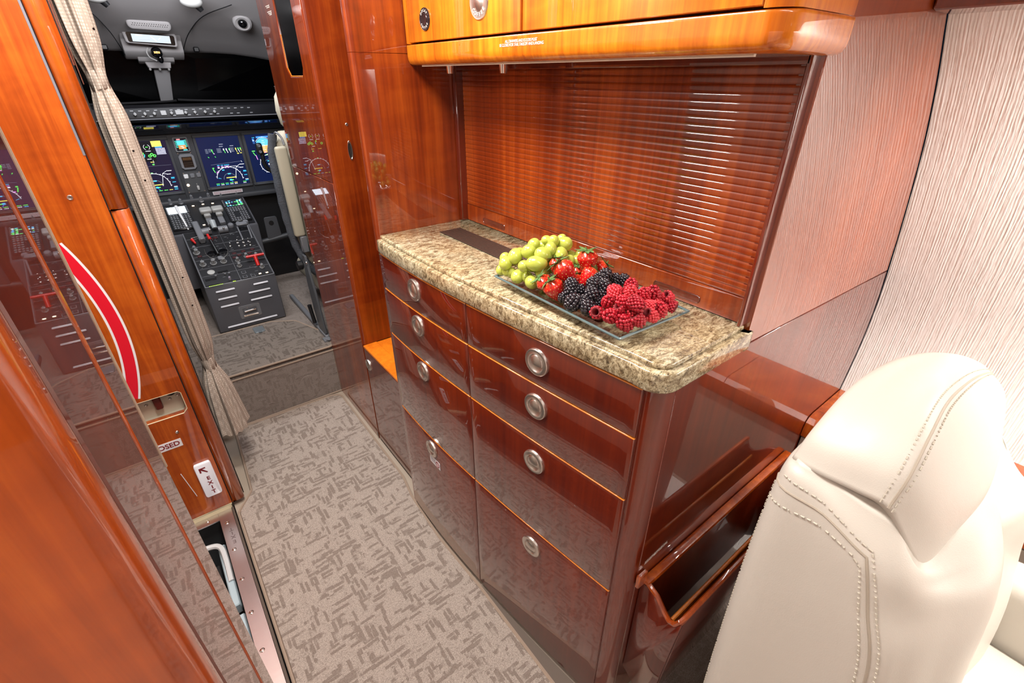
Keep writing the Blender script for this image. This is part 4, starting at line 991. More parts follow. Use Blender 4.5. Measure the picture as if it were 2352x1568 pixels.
# glareshield
gs = thing('glareshield', 'black glareshield with a row of knobs above the displays', 'glareshield', (.3, 2.8, 1.08))
b = B(); b.prism([(2.845, 1.020), (2.84, 1.035), (2.735, 1.080), (2.728, 1.090), (2.740, 1.133), (2.79, 1.142), (3.12, 1.130), (3.12, 1.05), (2.90, 1.02)], 'x', -.50, 1.02, .004, seg=2); b.build('hood', SHIELD, gs)
b = B(); b.tube(cr([(-.5, 2.81, 1.141), (0, 2.83, 1.147), (.20, 2.86, 1.149), (.262, 2.88, 1.152)], 4), .0045, 6); b.tube(cr([(.268, 2.87, 1.156), (.34, 2.86, 1.152), (.50, 2.84, 1.148), (.9, 2.83, 1.146)], 4), .0045, 6); b.build('edge_roll', BLACK, gs)
b = B(); b.tube([(-.5, 2.727, 1.088), (.9, 2.727, 1.088)], .0022, 6); b.build('lower_bead', GREYP, gs)
GA = math.atan2(.012, .043)
def gfr(x, z): return frame((x, 2.7285+(z-1.090)*.28, z), (1, 0, 0), (0, -1, .28))
for x_ in (.083, .118, .152, .215, .269, .305, .345, .383): 
    b = B(); b.lathe([(.0070, 0), (.0066, .009), (.0048, .012), (0, .0125)], gfr(x_, 1.107), 14); b.box(-.0016, .0016, -.007, .007, .010, .0135, .0005, M=gfr(x_, 1.107)); b.build('knob', KNOB if x_ != .385 else LGREY, gs)
for i in range(17):
    x_ = .075+.0285*i
    for zz in (1.120, 1.099) if i % 3 else (1.121,):
        if abs(x_-.185) < .012: continue
        b = B(); b.box(-.0062, .0062, -.0022, .0022, 0, .0026, .0006, M=gfr(x_+(.006 if zz < 1.11 else 0), zz)); b.build('button', GREYP, gs)
for x_, w in ((.186, .011), (.246, .016)):
    b = B(); b.box(-w, w, -.010, .010, 0, .005, .0015, M=gfr(x_, 1.110)); b.build('selector_window', KNOB, gs)
b = B(); b.prism([(2.838, 1.0215), (2.752, 1.066), (2.748, 1.062), (2.834, 1.0175)], 'x', -.40, .90, .001); b.build('under_panel', mat('blue_black_gloss', (.006, .012, .030), .12, coat=.6), gs)  # base tinted blue, painting in the sheen of the displays

# windshield, pillar and flight deck lining
def quadbox(P, th, m, name):
    b = B(); n = (Vector(P[1])-Vector(P[0])).cross(Vector(P[3])-Vector(P[0])).normalized()*th
    t = bmesh.new(); A = [t.verts.new(p) for p in P]; C = [t.verts.new(Vector(p)+n) for p in P]
    t.faces.new(A); t.faces.new(C[::-1])
    for i in range(4): t.faces.new((A[i], C[i], C[(i+1) % 4], A[(i+1) % 4]))
    bmesh.ops.recalc_face_normals(t, faces=t.faces); b._add(t, 0); return b.build(name, m)
struct(quadbox([(-.52, 3.16, 1.135), (.232, 3.19, 1.135), (.248, 3.16, 1.372), (-.50, 3.10, 1.372)], .006, WINB, 'window_1'), 'black night view windshield pane left of the pillar')
struct(quadbox([(.262, 3.19, 1.135), (.98, 3.16, 1.135), (.96, 3.10, 1.385), (.300, 3.16, 1.372)], .006, WINB, 'window_2'), 'black night view windshield pane right of the pillar')
pl = thing('windshield_pillar', 'grey windshield centre pillar with a screwed bracket on top', 'pillar', (.26, 3.17, 1.14))
b = B(); t = bmesh.new()
lo_ = [(.220, 3.165, 1.135), (.274, 3.165, 1.135), (.274, 3.215, 1.135), (.220, 3.215, 1.135)]; hi_ = [(.232, 3.125, 1.285), (.298, 3.125, 1.285), (.298, 3.18, 1.285), (.232, 3.18, 1.285)]
A = [t.verts.new(p) for p in lo_]; C = [t.verts.new(p) for p in hi_]; t.faces.new(A[::-1]); t.faces.new(C)
for i in range(4): t.faces.new((A[i], A[(i+1) % 4], C[(i+1) % 4], C[i]))
bmesh.ops.bevel(t, geom=list(t.edges), offset=.004, segments=2, profile=.5, affect='EDGES'); b._add(t, 0); b.build('post', HEADD, pl)
b = B(); b.prism([(.200, 1.318), (.212, 1.283), (.302, 1.283), (.310, 1.318)], 'y', 3.095, 3.16, .003); b.build('bracket', HEADL, pl)
for x_ in (.216, .255, .292): b = B(); b.ell((x_, 3.098, 1.279), (.0055, .005, .006), u=10, v=6); b.build('bolt', LGREY, pl)
b = B()
hl = [(3.15, 1.352), (3.10, 1.362), (3.04, 1.400), (2.90, 1.440), (2.75, 1.500), (2.55, 1.590), (2.20, 1.68), (1.87, 1.70)]
rows = []
for x_ in [-.6+i*.1 for i in range(19)]:
    d = max(0, abs(x_-CX)-.25)
    rows.append([(x_, y-.35*d*d, z-.30*d*d) for y, z in hl])
b.grid(rows, flip=True)
struct(b.build('ceiling_flight_deck', HEADL, recalc=False), 'grey moulded flight deck headliner')
hc = thing('headliner_console', 'moulded grey overhead panel piece above the windshield pillar', 'overhead panel', (.25, 3.0, 1.38))
b = B()
mid = [(.130, 3.055, 1.345), (.370, 3.055, 1.345), (.330, 3.085, 1.315), (.170, 3.085, 1.315)]
b.prism([(3.10, 1.318), (3.055, 1.335), (3.035, 1.350), (3.02, 1.395), (2.98, 1.415), (3.15, 1.40), (3.15, 1.33)], 'x', .135, .370, .006, seg=2)
b.prism([(3.12, 1.300), (3.085, 1.312), (3.07, 1.33), (3.15, 1.34)], 'x', .180, .325, .004, seg=2); b.build('moulding', HEADL, hc, ang=30)
for sgn in (-1, 1):
    P = cr([(.25+sgn*.115, 3.06, 1.335), (.25+sgn*.125, 3.03, 1.372), (.25+sgn*.150, 2.93, 1.425), (.25+sgn*.20, 2.78, 1.478), (.25+sgn*.30, 2.66, 1.515)], 5); b = B(); b.tube(P, .0018, 6); b.build('seam', BLACK, hc)
b = B(); HW = frame((.253, 2.988, 1.4015), (1, 0, -.03), (0, -1, -.20))
b.prism(rounded([(-.100, -.024), (.092, -.030), (.096, .022), (-.106, .026)], .008, 3), 'z', 0, .012, .003, M=HW); b.build('screen_housing', HEADL, hc)
b = B(); b.prism(rounded([(-.090, -.019), (.084, -.023), (.086, .015), (-.094, .019)], .006, 3), 'z', .012, .0135, .0005, M=HW); b.build('screen_bezel', BLACKG, hc)
g = G(HW @ Matrix.Translation((0, 0, .0138))); g.r(-.075, -.016, .068, .013, (.42, .47, .52), .0003).r(-.060, .006, -.035, .012, (.75, .82, 1.0)).line([(-.005, .008), (.014, -.010)], .003, (.8, .85, .9)).line([(.022, -.004), (.034, .006)], .002, (.6, .66, .7)).line([(-.05, -.010), (-.01, -.006)], .001, (.3, .33, .38)); g.done(hc, 'reflective_screen')  # glowing patches painted as the reflections on this glass
b = B(); b.prism(rounded([(-.078, -.022), (.078, -.022), (.082, .020), (-.082, .020)], .019, 5), 'z', 0, .018, .008, seg=3, M=frame((.249, 2.880, 1.449), (1, 0, -.03), (0, -1, -.55)))
spk = b.build('speaker_cover', HEADL, hc)
b = B()
for i in range(16):
    for j in range(2): b.lathe([(0, .0006), (.0018, .0005)], frame((.249, 2.880, 1.449), (1, 0, -.03), (0, -1, -.55)) @ Matrix.Translation((-.062+i*.0083+.004*j, -.002+.0075*j, .0180)), 6, cap=False)
b.build('speaker_holes', BLACK, spk)['kind'] = 'stuff'
Ms = frame((.243, 2.79, 1.497), (1, 0, -.03), (0, -1, -.6)); b = B(); b.box(-.020, .020, -.010, .013, 0, .001, M=Ms, mi=0); b.box(-.038, .040, -.018, -.012, 0, .0008, M=Ms, mi=0)
b.tube([Ms @ Vector((.010*cos(a*pi/8), .0015+.0075*sin(a*pi/8), .0012)) for a in range(16)], .0011, 5, mi=1, closed=True); b.box(-.008, .008, .0008, .0026, .001, .0016, mi=1, M=Ms @ Matrix.Rotation(radians(-30), 4, 'Z'))
for k in range(9): b.box(-.034+k*.008, -.0285+k*.008, -.0165, -.0135, .0008, .0011, mi=1, M=Ms)
b.build('no_smoking_placard', [HEADD, BLACK], hc)
# compass / emergency light hanging below
cm = thing('standby_compass', 'glossy black standby compass with orange digits under the overhead screen', 'compass', (.255, 3.0, 1.33))
b = B(); b.ell((.255, 3.0, 1.345), (.023, .022, .022), u=18, v=12); b.ell((.262, 3.0, 1.322), (.012, .012, .020), u=14, v=8); b.build('body', BLACKG, cm)
b = B(); [b.box(.243+k*.006, .247+k*.006, 2.976, 2.978, 1.341, 1.349) for k in range(4)]; b.build('digits', emat((.9, .45, .1), 1.6), cm)
b = B(); b.tube(cr([(.225, 2.99, 1.362), (.216, 2.985, 1.345), (.222, 2.985, 1.325), (.245, 2.99, 1.312)], 4), .0028, 6); b.build('cable', LGREY, cm)
# reading light pods
for i, (x_, y_, z_) in enumerate(((.395, 2.62, 1.512), (.085, 2.62, 1.508))):
    rp_ = thing('map_light', ('round white ceiling light pod right of the speaker', 'round white ceiling light pod partly behind the curtain')[i], 'light', (x_, y_, z_))
    b = B(); b.ell((x_, y_, z_), (.040, .036, .022), u=24, v=14); b.build('cover', mat('pod_white', (.62, .62, .60), .4) if i == 0 else bpy.data.materials['pod_white'], rp_)
    b = B(); b.tube([(x_+.020, y_+.01, z_-.012), (x_+.032, y_+.012, z_-.028)], [.014, .010], 12); b.build('swivel', BLACK, rp_)
vt = thing('gasper_vent', 'round dark air vent in a grey ring on the flight deck ceiling', 'vent', (.60, 2.80, 1.47))
b = B(); Mv = frame((.604, 2.790, 1.463), (1, 0, -.25), (-.15, -.75, -.65)); b.lathe([(.020, .006), (.030, .009), (.038, .004), (.040, -.004)], Mv, 28, cap=False); b.build('ring', HEADL, vt)
b = B(); b.ell(Mv @ Vector((0, 0, 0)), .021, u=18, v=10); b.build('ball', BLACKG, vt)
for x_ in (.070, .425):
    b = B(); b.box(x_-.012, x_+.012, 3.04, 3.062, 1.352, 1.374, .004); tag(b.build('visor_clip', BLACK), ('small black visor clip left of the pillar' if x_ < .2 else 'small black visor clip right of the pillar'), 'clip')
b = B(); b.box(-.6, 1.2, 3.28, 3.3, .2, 1.4); b.box(-.62, -.6, 1.9, 3.3, .2, 1.8); b.box(1.1, 1.12, 1.9, 3.3, .2, 1.8); b.box(.478, 1.2, 1.885, 1.90, .0, 1.8); b.box(-.7, -.10, 1.885, 1.90, .0, 1.8)
struct(b.build('wall_flight_deck', mat('flightdeck_black', (.02, .02, .023), .8)))
b = B(); b.box(-.5, 1.05, 2.88, 3.1, ST, .70); struct(b.build('wall_footwell', BLACK))
# rudder pedal bracket
pb = thing('pedal_bracket', 'dark metal bracket with a round hole right of the console', 'bracket', (.52, 2.75, .45))
b = B(); P = rounded([(-.035, -.055), (.035, -.055), (.030, .055), (-.030, .055)], .008, 2)
b.prism(P, 'y', -.004, .004, .001, M=Matrix.Translation((.488, 2.66, .568))); b.build('plate', mat('pedal_grey', (.05, .052, .058), .5), pb)
b = B(); b.lathe([(0, .0006), (.012, .0005)], AFT(.487, 2.6555, .592), 16, cap=False); b.build('hole', BLACK, pb)
b = B(); b.tube([(.42, 2.67, .50), (.60, 2.66, .52)], .014, 10); b.build('cross_tube', mat('tube_grey', (.03, .032, .036), .5), pb)

# co-pilot seat seen edge-on
cs = thing('copilot_seat', 'cream copilot seat with grey sheepskin edge and raised armrest', 'pilot seat', (.55, 2.15, ST))
b = B(); b.box(.456, .500, 2.045, 2.075, .668, 1.017, .010, seg=3, M=Matrix.Translation((-.003, 0, 0))); b.build('armrest', mat('armrest_cream', (.46, .42, .32), .5), cs)
b = B(); b.box(.470, .498, 2.045, 2.073, .598, .668, .004); b.build('armrest_bracket', GREYP, cs)
prf = [(1.06, .020, .505), (1.02, .045, .475), (.95, .06, .463), (.85, .06, .460), (.75, .06, .462), (.65, .06, .468), (.56, .062, .480), (.50, .058, .50), (.46, .04, .53), (.44, .02, .56)]
rows = []
for z, ty, xl in prf: rows.append([(xl+.03-.03*cos(a)*1.0 if cos(a) > 0 else .72, 2.17+ty*sin(a)*1.2, z) for a in [(-.5+k/8)*pi for k in range(9)]] + [(.75, 2.17+ty, z), (.75, 2.17-ty, z)])
b = B(); b.grid(rows, cv=True); b.poly(rows[0]); b.poly(rows[-1]); b.build('backrest', mat('seat_cream', (.42, .38, .29), .6), cs, recalc=True, weld=True)
b = B(); P = cr([(.474, 2.13, 1.055), (.456, 2.13, .98), (.451, 2.12, .88), (.450, 2.12, .78), (.455, 2.12, .68), (.466, 2.12, .60), (.490, 2.11, .53), (.52, 2.11, .48)], 5); b.tube(P, [.016+.0012*sin(i*1.9) for i in range(len(P))], 10); b.build('sheepskin_edge', SHEEP, cs)
b = B(); rows = [[(.60+.055*cos(a)*w, 2.24+.035*sin(a)*w, z) for a in [2*pi*k/20 for k in range(20)]] for z, w in ((1.06, .8), (1.08, 1.1), (1.13, 1.25), (1.18, 1.15), (1.205, .85), (1.212, .3))]
b.grid(rows, cv=True); b.build('headrest', bpy.data.materials['seat_cream'], cs)
b = B(); b.lathe([(0, .012), (.014, .012), (.020, .009), (.020, -.010), (.014, -.014), (0, -.014)], frame((.452, 2.09, .535), (0, 1, 0), (-1, 0, 0)), 20); b.build('recline_knob', BLACK, cs)
b = B(); b.prism([(2.040, .598), (2.000, .600), (1.965, .45), (1.935, .262), (1.95, .243), (2.02, .243), (2.045, .33), (2.055, .47)], 'x', .4585, .468, .002); b.build('side_rail', mat('rail_grey', (.085, .09, .10), .4), cs)
b = B(); b.tube([(.452, 2.055, .268), (.450, 2.075, .345)], .0085, 12); b.lathe([(.0095, 0), (.0095, .006), (0, .007)], Matrix.Translation((.450, 2.075, .345)), 14); b.build('height_lever', BLACK, cs)
b = B(); b.box(.525, .80, 2.10, 2.5, .36, .45, .03, seg=3); b.build('seat_cushion', bpy.data.materials['seat_cream'], cs)
b = B(); b.box(.455, .475, 1.93, 2.5, ST, ST+.018, .003); b.box(.440, .470, 1.90, 1.935, ST+.002, ST+.012, .002); b.tube([(.447, 1.905, ST+.014), (.462, 1.89, ST+.014)], .0035, 8); b.build('floor_track', GREYP, cs)
b = B(); b.lathe([(0, .004), (.005, .003), (.006, 0)], frame((.4585, 1.985, .575), (0, 1, 0), (-1, 0, 0)), 12); b.build('rail_bolt', CHROME, cs)
b = B(); b.tube(cr([(.475, 2.13, 1.04), (.480, 2.10, 1.063), (.492, 2.08, 1.045), (.494, 2.07, 1.02)], 4), .004, 6); b.build('belt_loop', GREYP, cs)

# ------------------------------------------------------------------ cream leather seat (near right)
def crow(P, n):
    return cr([Vector(p) for p in P], n)
def crgrid(C, nu, nv):
    """bicubic Catmull-Rom surface through a control net; returns rows of points"""
    rows = [crow(r, nv) for r in C]
    m = len(rows[0]); cols = [crow([r[j] for r in rows], nu) for j in range(m)]
    return [[cols[j][i] for j in range(m)] for i in range(len(cols[0]))]
def crclosed(P, n):
    N = len(P); P = [Vector(p) for p in P]; out = []
    for i in range(N):
        a, b_, c, d = P[i-1], P[i], P[(i+1) % N], P[(i+2) % N]
        for k in range(n):
            t = k/n; out.append(.5*((2*b_)+(c-a)*t+(2*a-5*b_+4*c-d)*t*t+(3*b_-a-3*c+d)*t**3))
    return out
seat = thing('leather_seat', 'cream leather cabin seat with a stitched headrest beside the galley end', 'seat', (.68, -.05, .0))
# closed rings of the backrest from the top down: near side (x ~ .45) is measured, far side mirrored about x = .69
near = [
 [(.470, .108, .897), (.462, .075, .897), (.459, .040, .893), (.464, .013, .885), (.474, -.019, .846), (.56, -.025, .862), (.66, -.014, .872)],
 [(.460, .115, .863), (.445, .063, .867), (.440, .018, .853), (.450, -.012, .847), (.490, -.035, .837), (.56, -.055, .851), (.66, -.036, .85)],
 [(.460, .115, .694), (.440, .048, .768), (.435, -.002, .800), (.450, -.029, .808), (.480, -.049, .816), (.53, -.073, .818), (.62, -.058, .80)],
 [(.460, .106, .436), (.440, .025, .606), (.430, -.029, .715), (.440, -.048, .734), (.460, -.065, .738), (.500, -.088, .724), (.60, -.075, .70)],
 [(.462, .096, .280), (.442, .015, .400), (.430, -.050, .500), (.440, -.075, .520), (.462, -.095, .540), (.505, -.118, .540), (.60, -.105, .53)],
 [(.465, .080, .150), (.446, .000, .200), (.436, -.065, .260), (.446, -.095, .300), (.468, -.118, .330), (.51, -.140, .350), (.60, -.130, .35)]]
def full(r, zb):
    far = [(1.38-x, y-.02, z-(.085 if z > .6 else .03)) for x, y, z in r[::-1]]
    back = [(.69+.12, r[0][1]-.002, r[0][2]-.06), (.69, r[0][1]+.006, r[0][2]-.035), (.69-.12, r[0][1]+.008, r[0][2]-.012)]
    return r + [(.72, r[-1][1]+.0, r[-1][2]-.03)] + far + back
ctrl = [full(r, 0) for r in near]
rings = [crclosed(r, 6) for r in ctrl]
m = len(rings[0]); cols = [crow([r[j] for r in rings], 10) for j in range(m)]
body = [[cols[j][i] for j in range(m)] for i in range(len(cols[0]))]
top = body[0]; cc = sum(top, Vector())/m
cap1 = [cc+(p-cc)*.82+Vector((0, 0, .008)) for p in top]; cap2 = [cc+(p-cc)*.4+Vector((0, 0, .006)) for p in top]
b = B(); b.grid([cap2, cap1]+body, cv=True); b.build('backrest', LEATH, seat, ang=180, recalc=True)
# seams: piping line down the front corner and across the shoulder
def nrm_of(i, j):
    p = body[i][j]; a = body[min(i+1, len(body)-1)][j]-body[max(i-1, 0)][j]; c = body[i][(j+1) % m]-body[i][j-1]
    n = a.cross(c).normalized(); ctr = Vector((.69, .02, p.z)); return n if n.dot(p-ctr) > 0 else -n
def surf(path, h): return [body[i][j % m]+nrm_of(i, j % m)*h for i, j in path]
def stitches(b, pts, r=.0011, step=.0062, duty=.62, off=None):
    acc = 0; cur = 0; segs = []
    for a, d in zip(pts, pts[1:]):
        L = (d-a).length; t = 0
        while cur <= acc+L:
            s0 = (cur-acc)/L if L else 0; p = a+(d-a)*s0; q = a+(d-a)*min(1, s0+step*duty/max(L, 1e-6)); b.tube([p, q], r, 5); cur += step
        acc += L
j2 = 12  # control column 2 * 6
path = [(10, j) for j in range(-1, j2+1)] + [(i, j2) for i in range(11, len(body))]
b = B(); b.tube(surf(path, -.0004), .0016, 6); b.tube(surf([(i, -2) for i in range(10, len(body))], -.0004), .0014, 6); b.build('piping', mat('seam_shadow', (.40, .35, .28), .6), seat)
b = B(); th = mat('thread', (.50, .46, .38), .7)
stitches(b, surf([(12, j) for j in range(0, j2-1)] + [(i, j2-1) for i in range(13, len(body))], .0004))
stitches(b, surf([(8, j) for j in range(1, j2+2)] + [(i, j2+1) for i in range(9, len(body))], .0004))
stitches(b, surf([(i, -1) for i in range(11, len(body))], .0003), r=.0008)
b.build('stitching', th, seat)['kind'] = 'stuff'
# headrest: net of rows (along the arch) by columns (rear bottom - gusset - seam - front - under)
HR = [
 [(.490, .095, .880), (.470, .112, .892), (.459, .085, .898), (.457, .050, .903), (.458, .023, .903), (.466, .002, .872), (.480, -.019, .838), (.510, -.012, .845), (.52, .06, .875)],
 [(.52, .095, .885), (.490, .109, .924), (.477, .085, .932), (.472, .050, .937), (.475, .022, .934), (.492, -.004, .900), (.52, -.024, .862), (.545, -.012, .855), (.545, .06, .885)],
 [(.57, .095, .89), (.545, .104, .956), (.528, .080, .964), (.515, .050, .966), (.512, .0255, .960), (.535, -.004, .920), (.58, -.030, .880), (.60, -.015, .87), (.59, .06, .89)],
 [(.63, .095, .89), (.62, .097, .959), (.600, .075, .970), (.582, .050, .972), (.572, .0295, .967), (.600, -.002, .926), (.65, -.026, .888), (.66, -.012, .875), (.65, .06, .89)],
 [(.70, .095, .89), (.70, .085, .947), (.685, .066, .962), (.670, .046, .964), (.662, .029, .950), (.69, .000, .916), (.73, -.018, .882), (.73, -.008, .87), (.71, .06, .89)],
 [(.78, .085, .88), (.78, .070, .922), (.77, .056, .938), (.76, .040, .938), (.755, .0255, .927), (.77, .002, .900), (.80, -.012, .872), (.79, -.004, .865), (.78, .05, .88)],
 [(.85, .075, .86), (.86, .052, .890), (.855, .042, .900), (.850, .030, .902), (.845, .019, .897), (.855, .004, .880), (.87, -.004, .860), (.86, .0, .85), (.85, .04, .86)],
 [(.89, .06, .83), (.905, .045, .850), (.906, .035, .858), (.905, .022, .858), (.900, .012, .853), (.905, .002, .842), (.905, -.004, .83), (.895, .0, .82), (.89, .03, .83)]]
hr = [crclosed(r, 7) for r in HR]
hm = len(hr[0]); hc_ = [crow([r[j] for r in hr], 8) for j in range(hm)]
hg = [[hc_[j][i] for j in range(hm)] for i in range(len(hc_[0]))]
c0 = sum(hg[0], Vector())/hm; c1_ = sum(hg[-1], Vector())/hm
e0 = [c0+(p-c0)*.55+Vector((.004, 0, -.001)) for p in hg[0]]; e1 = [c1_+(p-c1_)*.4+Vector((.008, 0, -.004)) for p in hg[-1]]
b = B(); b.grid([e0]+hg+[e1], cv=True); b.poly([tuple(p) for p in e0]); b.poly([tuple(p) for p in e1]); hd = b.build('headrest', LEATH, seat, ang=180, recalc=True)
def hn(i, j):
    a = hg[min(i+1, len(hg)-1)][j]-hg[max(i-1, 0)][j]; c = hg[i][(j+1) % hm]-hg[i][j-1]; n = a.cross(c).normalized()
    return n if n.z-n.x*.5 > 0 else -n
js = 28
b = B(); b.tube([hg[i][js]-hn(i, js)*.0004 for i in range(len(hg))], .0015, 6); b.build('headrest_piping', bpy.data.materials['seam_shadow'], hd)
b = B(); stitches(b, [hg[i][js-2]+hn(i, js-2)*.0003 for i in range(len(hg))], .0007, .0052); stitches(b, [hg[i][js+1]+hn(i, js+1)*.0003 for i in range(len(hg))], .0009, .0058); b.build('headrest_stitching', th, hd)['kind'] = 'stuff'
b = B(); b.box(.47, .91, -.50, -.08, .30, .44, .05, seg=4); b.build('seat_cushion', LEATH, seat)
for x_ in (.445, .935):
    b = B(); b.box(x_-.04, x_+.04, -.50, -.10, .18, .56 if x_ > .7 else .40, .03, seg=4); b.build('armrest', LEATH, seat)
b = B(); b.box(.52, .86, -.42, .02, .0, .30, .02); b.build('pedestal', BLACK, seat)

# ------------------------------------------------------------------ fruit on the glass tray
GL0 = .921
tray = thing('glass_tray', 'clear rectangular glass tray with a bluish rim holding the fruit', 'tray', (.54, .49, .920))
def trayz(u, v):
    e = max(abs(u), abs(v)); return .9235 + .0135*max(0, (e-.62)/.38)**1.6
T0, T1, T2, T3 = Vector((.462, .645)), Vector((.4605, .352)), Vector((.612, .345)), Vector((.640, .618))
def tp(u, v, z):
    a = (u+1)/2; c = (v+1)/2; p = T0.lerp(T1, a).lerp(T3.lerp(T2, a), c); return (p.x, p.y, z)
rows = []
us = [-1, -.97, -.9, -.8, -.7, -.6, -.3, 0, .3, .6, .7, .8, .9, .97, 1]
b = B(); b.grid([[tp(u, v, trayz(u, v)) for v in us] for u in us], flip=True); b.build('dish', GLASS, tray)
ed = [tp(u, -1, trayz(u, -1)-.0014) for u in us] + [tp(1, v, trayz(1, v)-.0014) for v in us[1:]] + [tp(u, 1, trayz(u, 1)-.0014) for u in us[::-1][1:]] + [tp(-1, v, trayz(-1, v)-.0014) for v in us[::-1][1:-1]]
b = B(); b.tube(ed, .0021, 6, closed=True); b.build('rim', mat('tray_rim_glass', (.10, .16, .17), .08, coat=.6), tray)
b = B()
for u, v in ((-.45, -.45), (.45, -.45), (-.45, .45), (.45, .45)): b.lathe([(.008, .0), (.008, .0010)], Matrix.Translation(tp(u, v, .9202)), 12)
b.build('foot_pad', GLASS, tray)

GRP = mat('grape_skin', (.42, .50, .045), .22, coat=.4, coatr=.12, sss=.35); t = NT(GRP)
t.b.inputs['Subsurface Radius'].default_value = (1, 1, .3)
gn = t.noise(t.coord((60, 60, 60)), 1, 3); t.base(t.ramp(gn, [(.35, (.40, .47, .05)), (.65, (.62, .66, .14))]))
STEM = mat('grape_stem', (.28, .22, .05), .6)
GR = [(0.4711, 0.6256, 0.964, 0.0111), (0.4713, 0.6385, 0.948, 0.0092), (0.4907, 0.6543, 0.962, 0.0085), (0.4859, 0.6168, 0.976, 0.0122), (0.5001, 0.5973, 0.987, 0.0115), (0.5107, 0.5971, 0.997, 0.0099), (0.4759, 0.5811, 0.97, 0.0097), (0.4767, 0.5983, 0.946, 0.0113), (0.4877, 0.5614, 0.978, 0.0127), (0.5018, 0.5625, 0.99, 0.0124), (0.4796, 0.564, 0.946, 0.011), (0.4792, 0.6187, 0.946, 0.0091), (0.5166, 0.5602, 0.998, 0.0097), (0.5353, 0.5742, 1.004, 0.0095), (0.5378, 0.5937, 1.0, 0.0084), (0.5547, 0.5661, 0.997, 0.012), (0.5297, 0.5495, 0.986, 0.0125), (0.4987, 0.559, 0.958, 0.0107), (0.5178, 0.5599, 0.97, 0.0103), (0.5485, 0.5465, 0.972, 0.0104), (0.5663, 0.5606, 0.976, 0.0083), (0.5632, 0.541, 0.972, 0.0096), (0.5774, 0.5489, 0.976, 0.0089), (0.5047, 0.6273, 0.976, 0.0085), (0.5706, 0.5907, 0.997, 0.0083), (0.473, 0.6255, 0.948, 0.0079), (0.5333, 0.6004, 0.99, 0.0084), (0.4874, 0.5846, 0.946, 0.0094), (0.5168, 0.587, 0.952, 0.0094), (0.5261, 0.578, 0.956, 0.0092), (0.5616, 0.5588, 0.957, 0.0092),
 (.500, .61, .955, .011), (.520, .60, .965, .011), (.545, .59, .965, .011), (.560, .575, .975, .011), (.50, .585, .965, .011), (.53, .585, .98, .010), (.55, .60, .945, .011), (.575, .57, .955, .010), (.575, .59, .945, .010)]
gb = thing('grape_bunch', 'bunch of green grapes at the forward end of the glass tray', 'grapes', (.52, .59, .93))
b = B(); b.ell((0, 0, 0), (.96, .96, 1.10), u=20, v=14); b.lathe([(.10, 1.05), (.07, 1.115), (0, 1.12)], Matrix(), 8, 1); gm = b.build('grape', [GRP, STEM]); gmd = gm.data; bpy.data.objects.remove(gm)
rg = random.Random(4)
for i, (x_, y_, z_, r_) in enumerate(GR):
    z_ = max(z_, .9255+r_)
    e = Euler((rg.uniform(.3, 2.9), rg.uniform(-.9, .9), rg.uniform(0, 6.3)))
    k = r_*1.10; st = 1.0
    if i == 8: e = Euler((pi/2, 0, .9)); st = 1.22
    place('grape', gmd, Matrix.Translation((x_, y_, z_)) @ e.to_matrix().to_4x4() @ Matrix.Diagonal((k, k, k*st, 1)), gb)
b = B(); b.tube(cr([(.475, .628, .955), (.49, .60, .968), (.505, .585, .975), (.53, .57, .982), (.555, .562, .98), (.575, .552, .972)], 4), .0016, 6)
for i, (x_, y_, z_, r_) in enumerate(GR): 
    c = min([(.49, .60, .968), (.505, .585, .975), (.53, .57, .982), (.555, .562, .98)], key=lambda q: (q[0]-x_)**2+(q[1]-y_)**2+(q[2]-z_)**2); b.tube([c, (x_, y_, max(z_, .936))], .0007, 5)
b.build('stalk', STEM, gb)

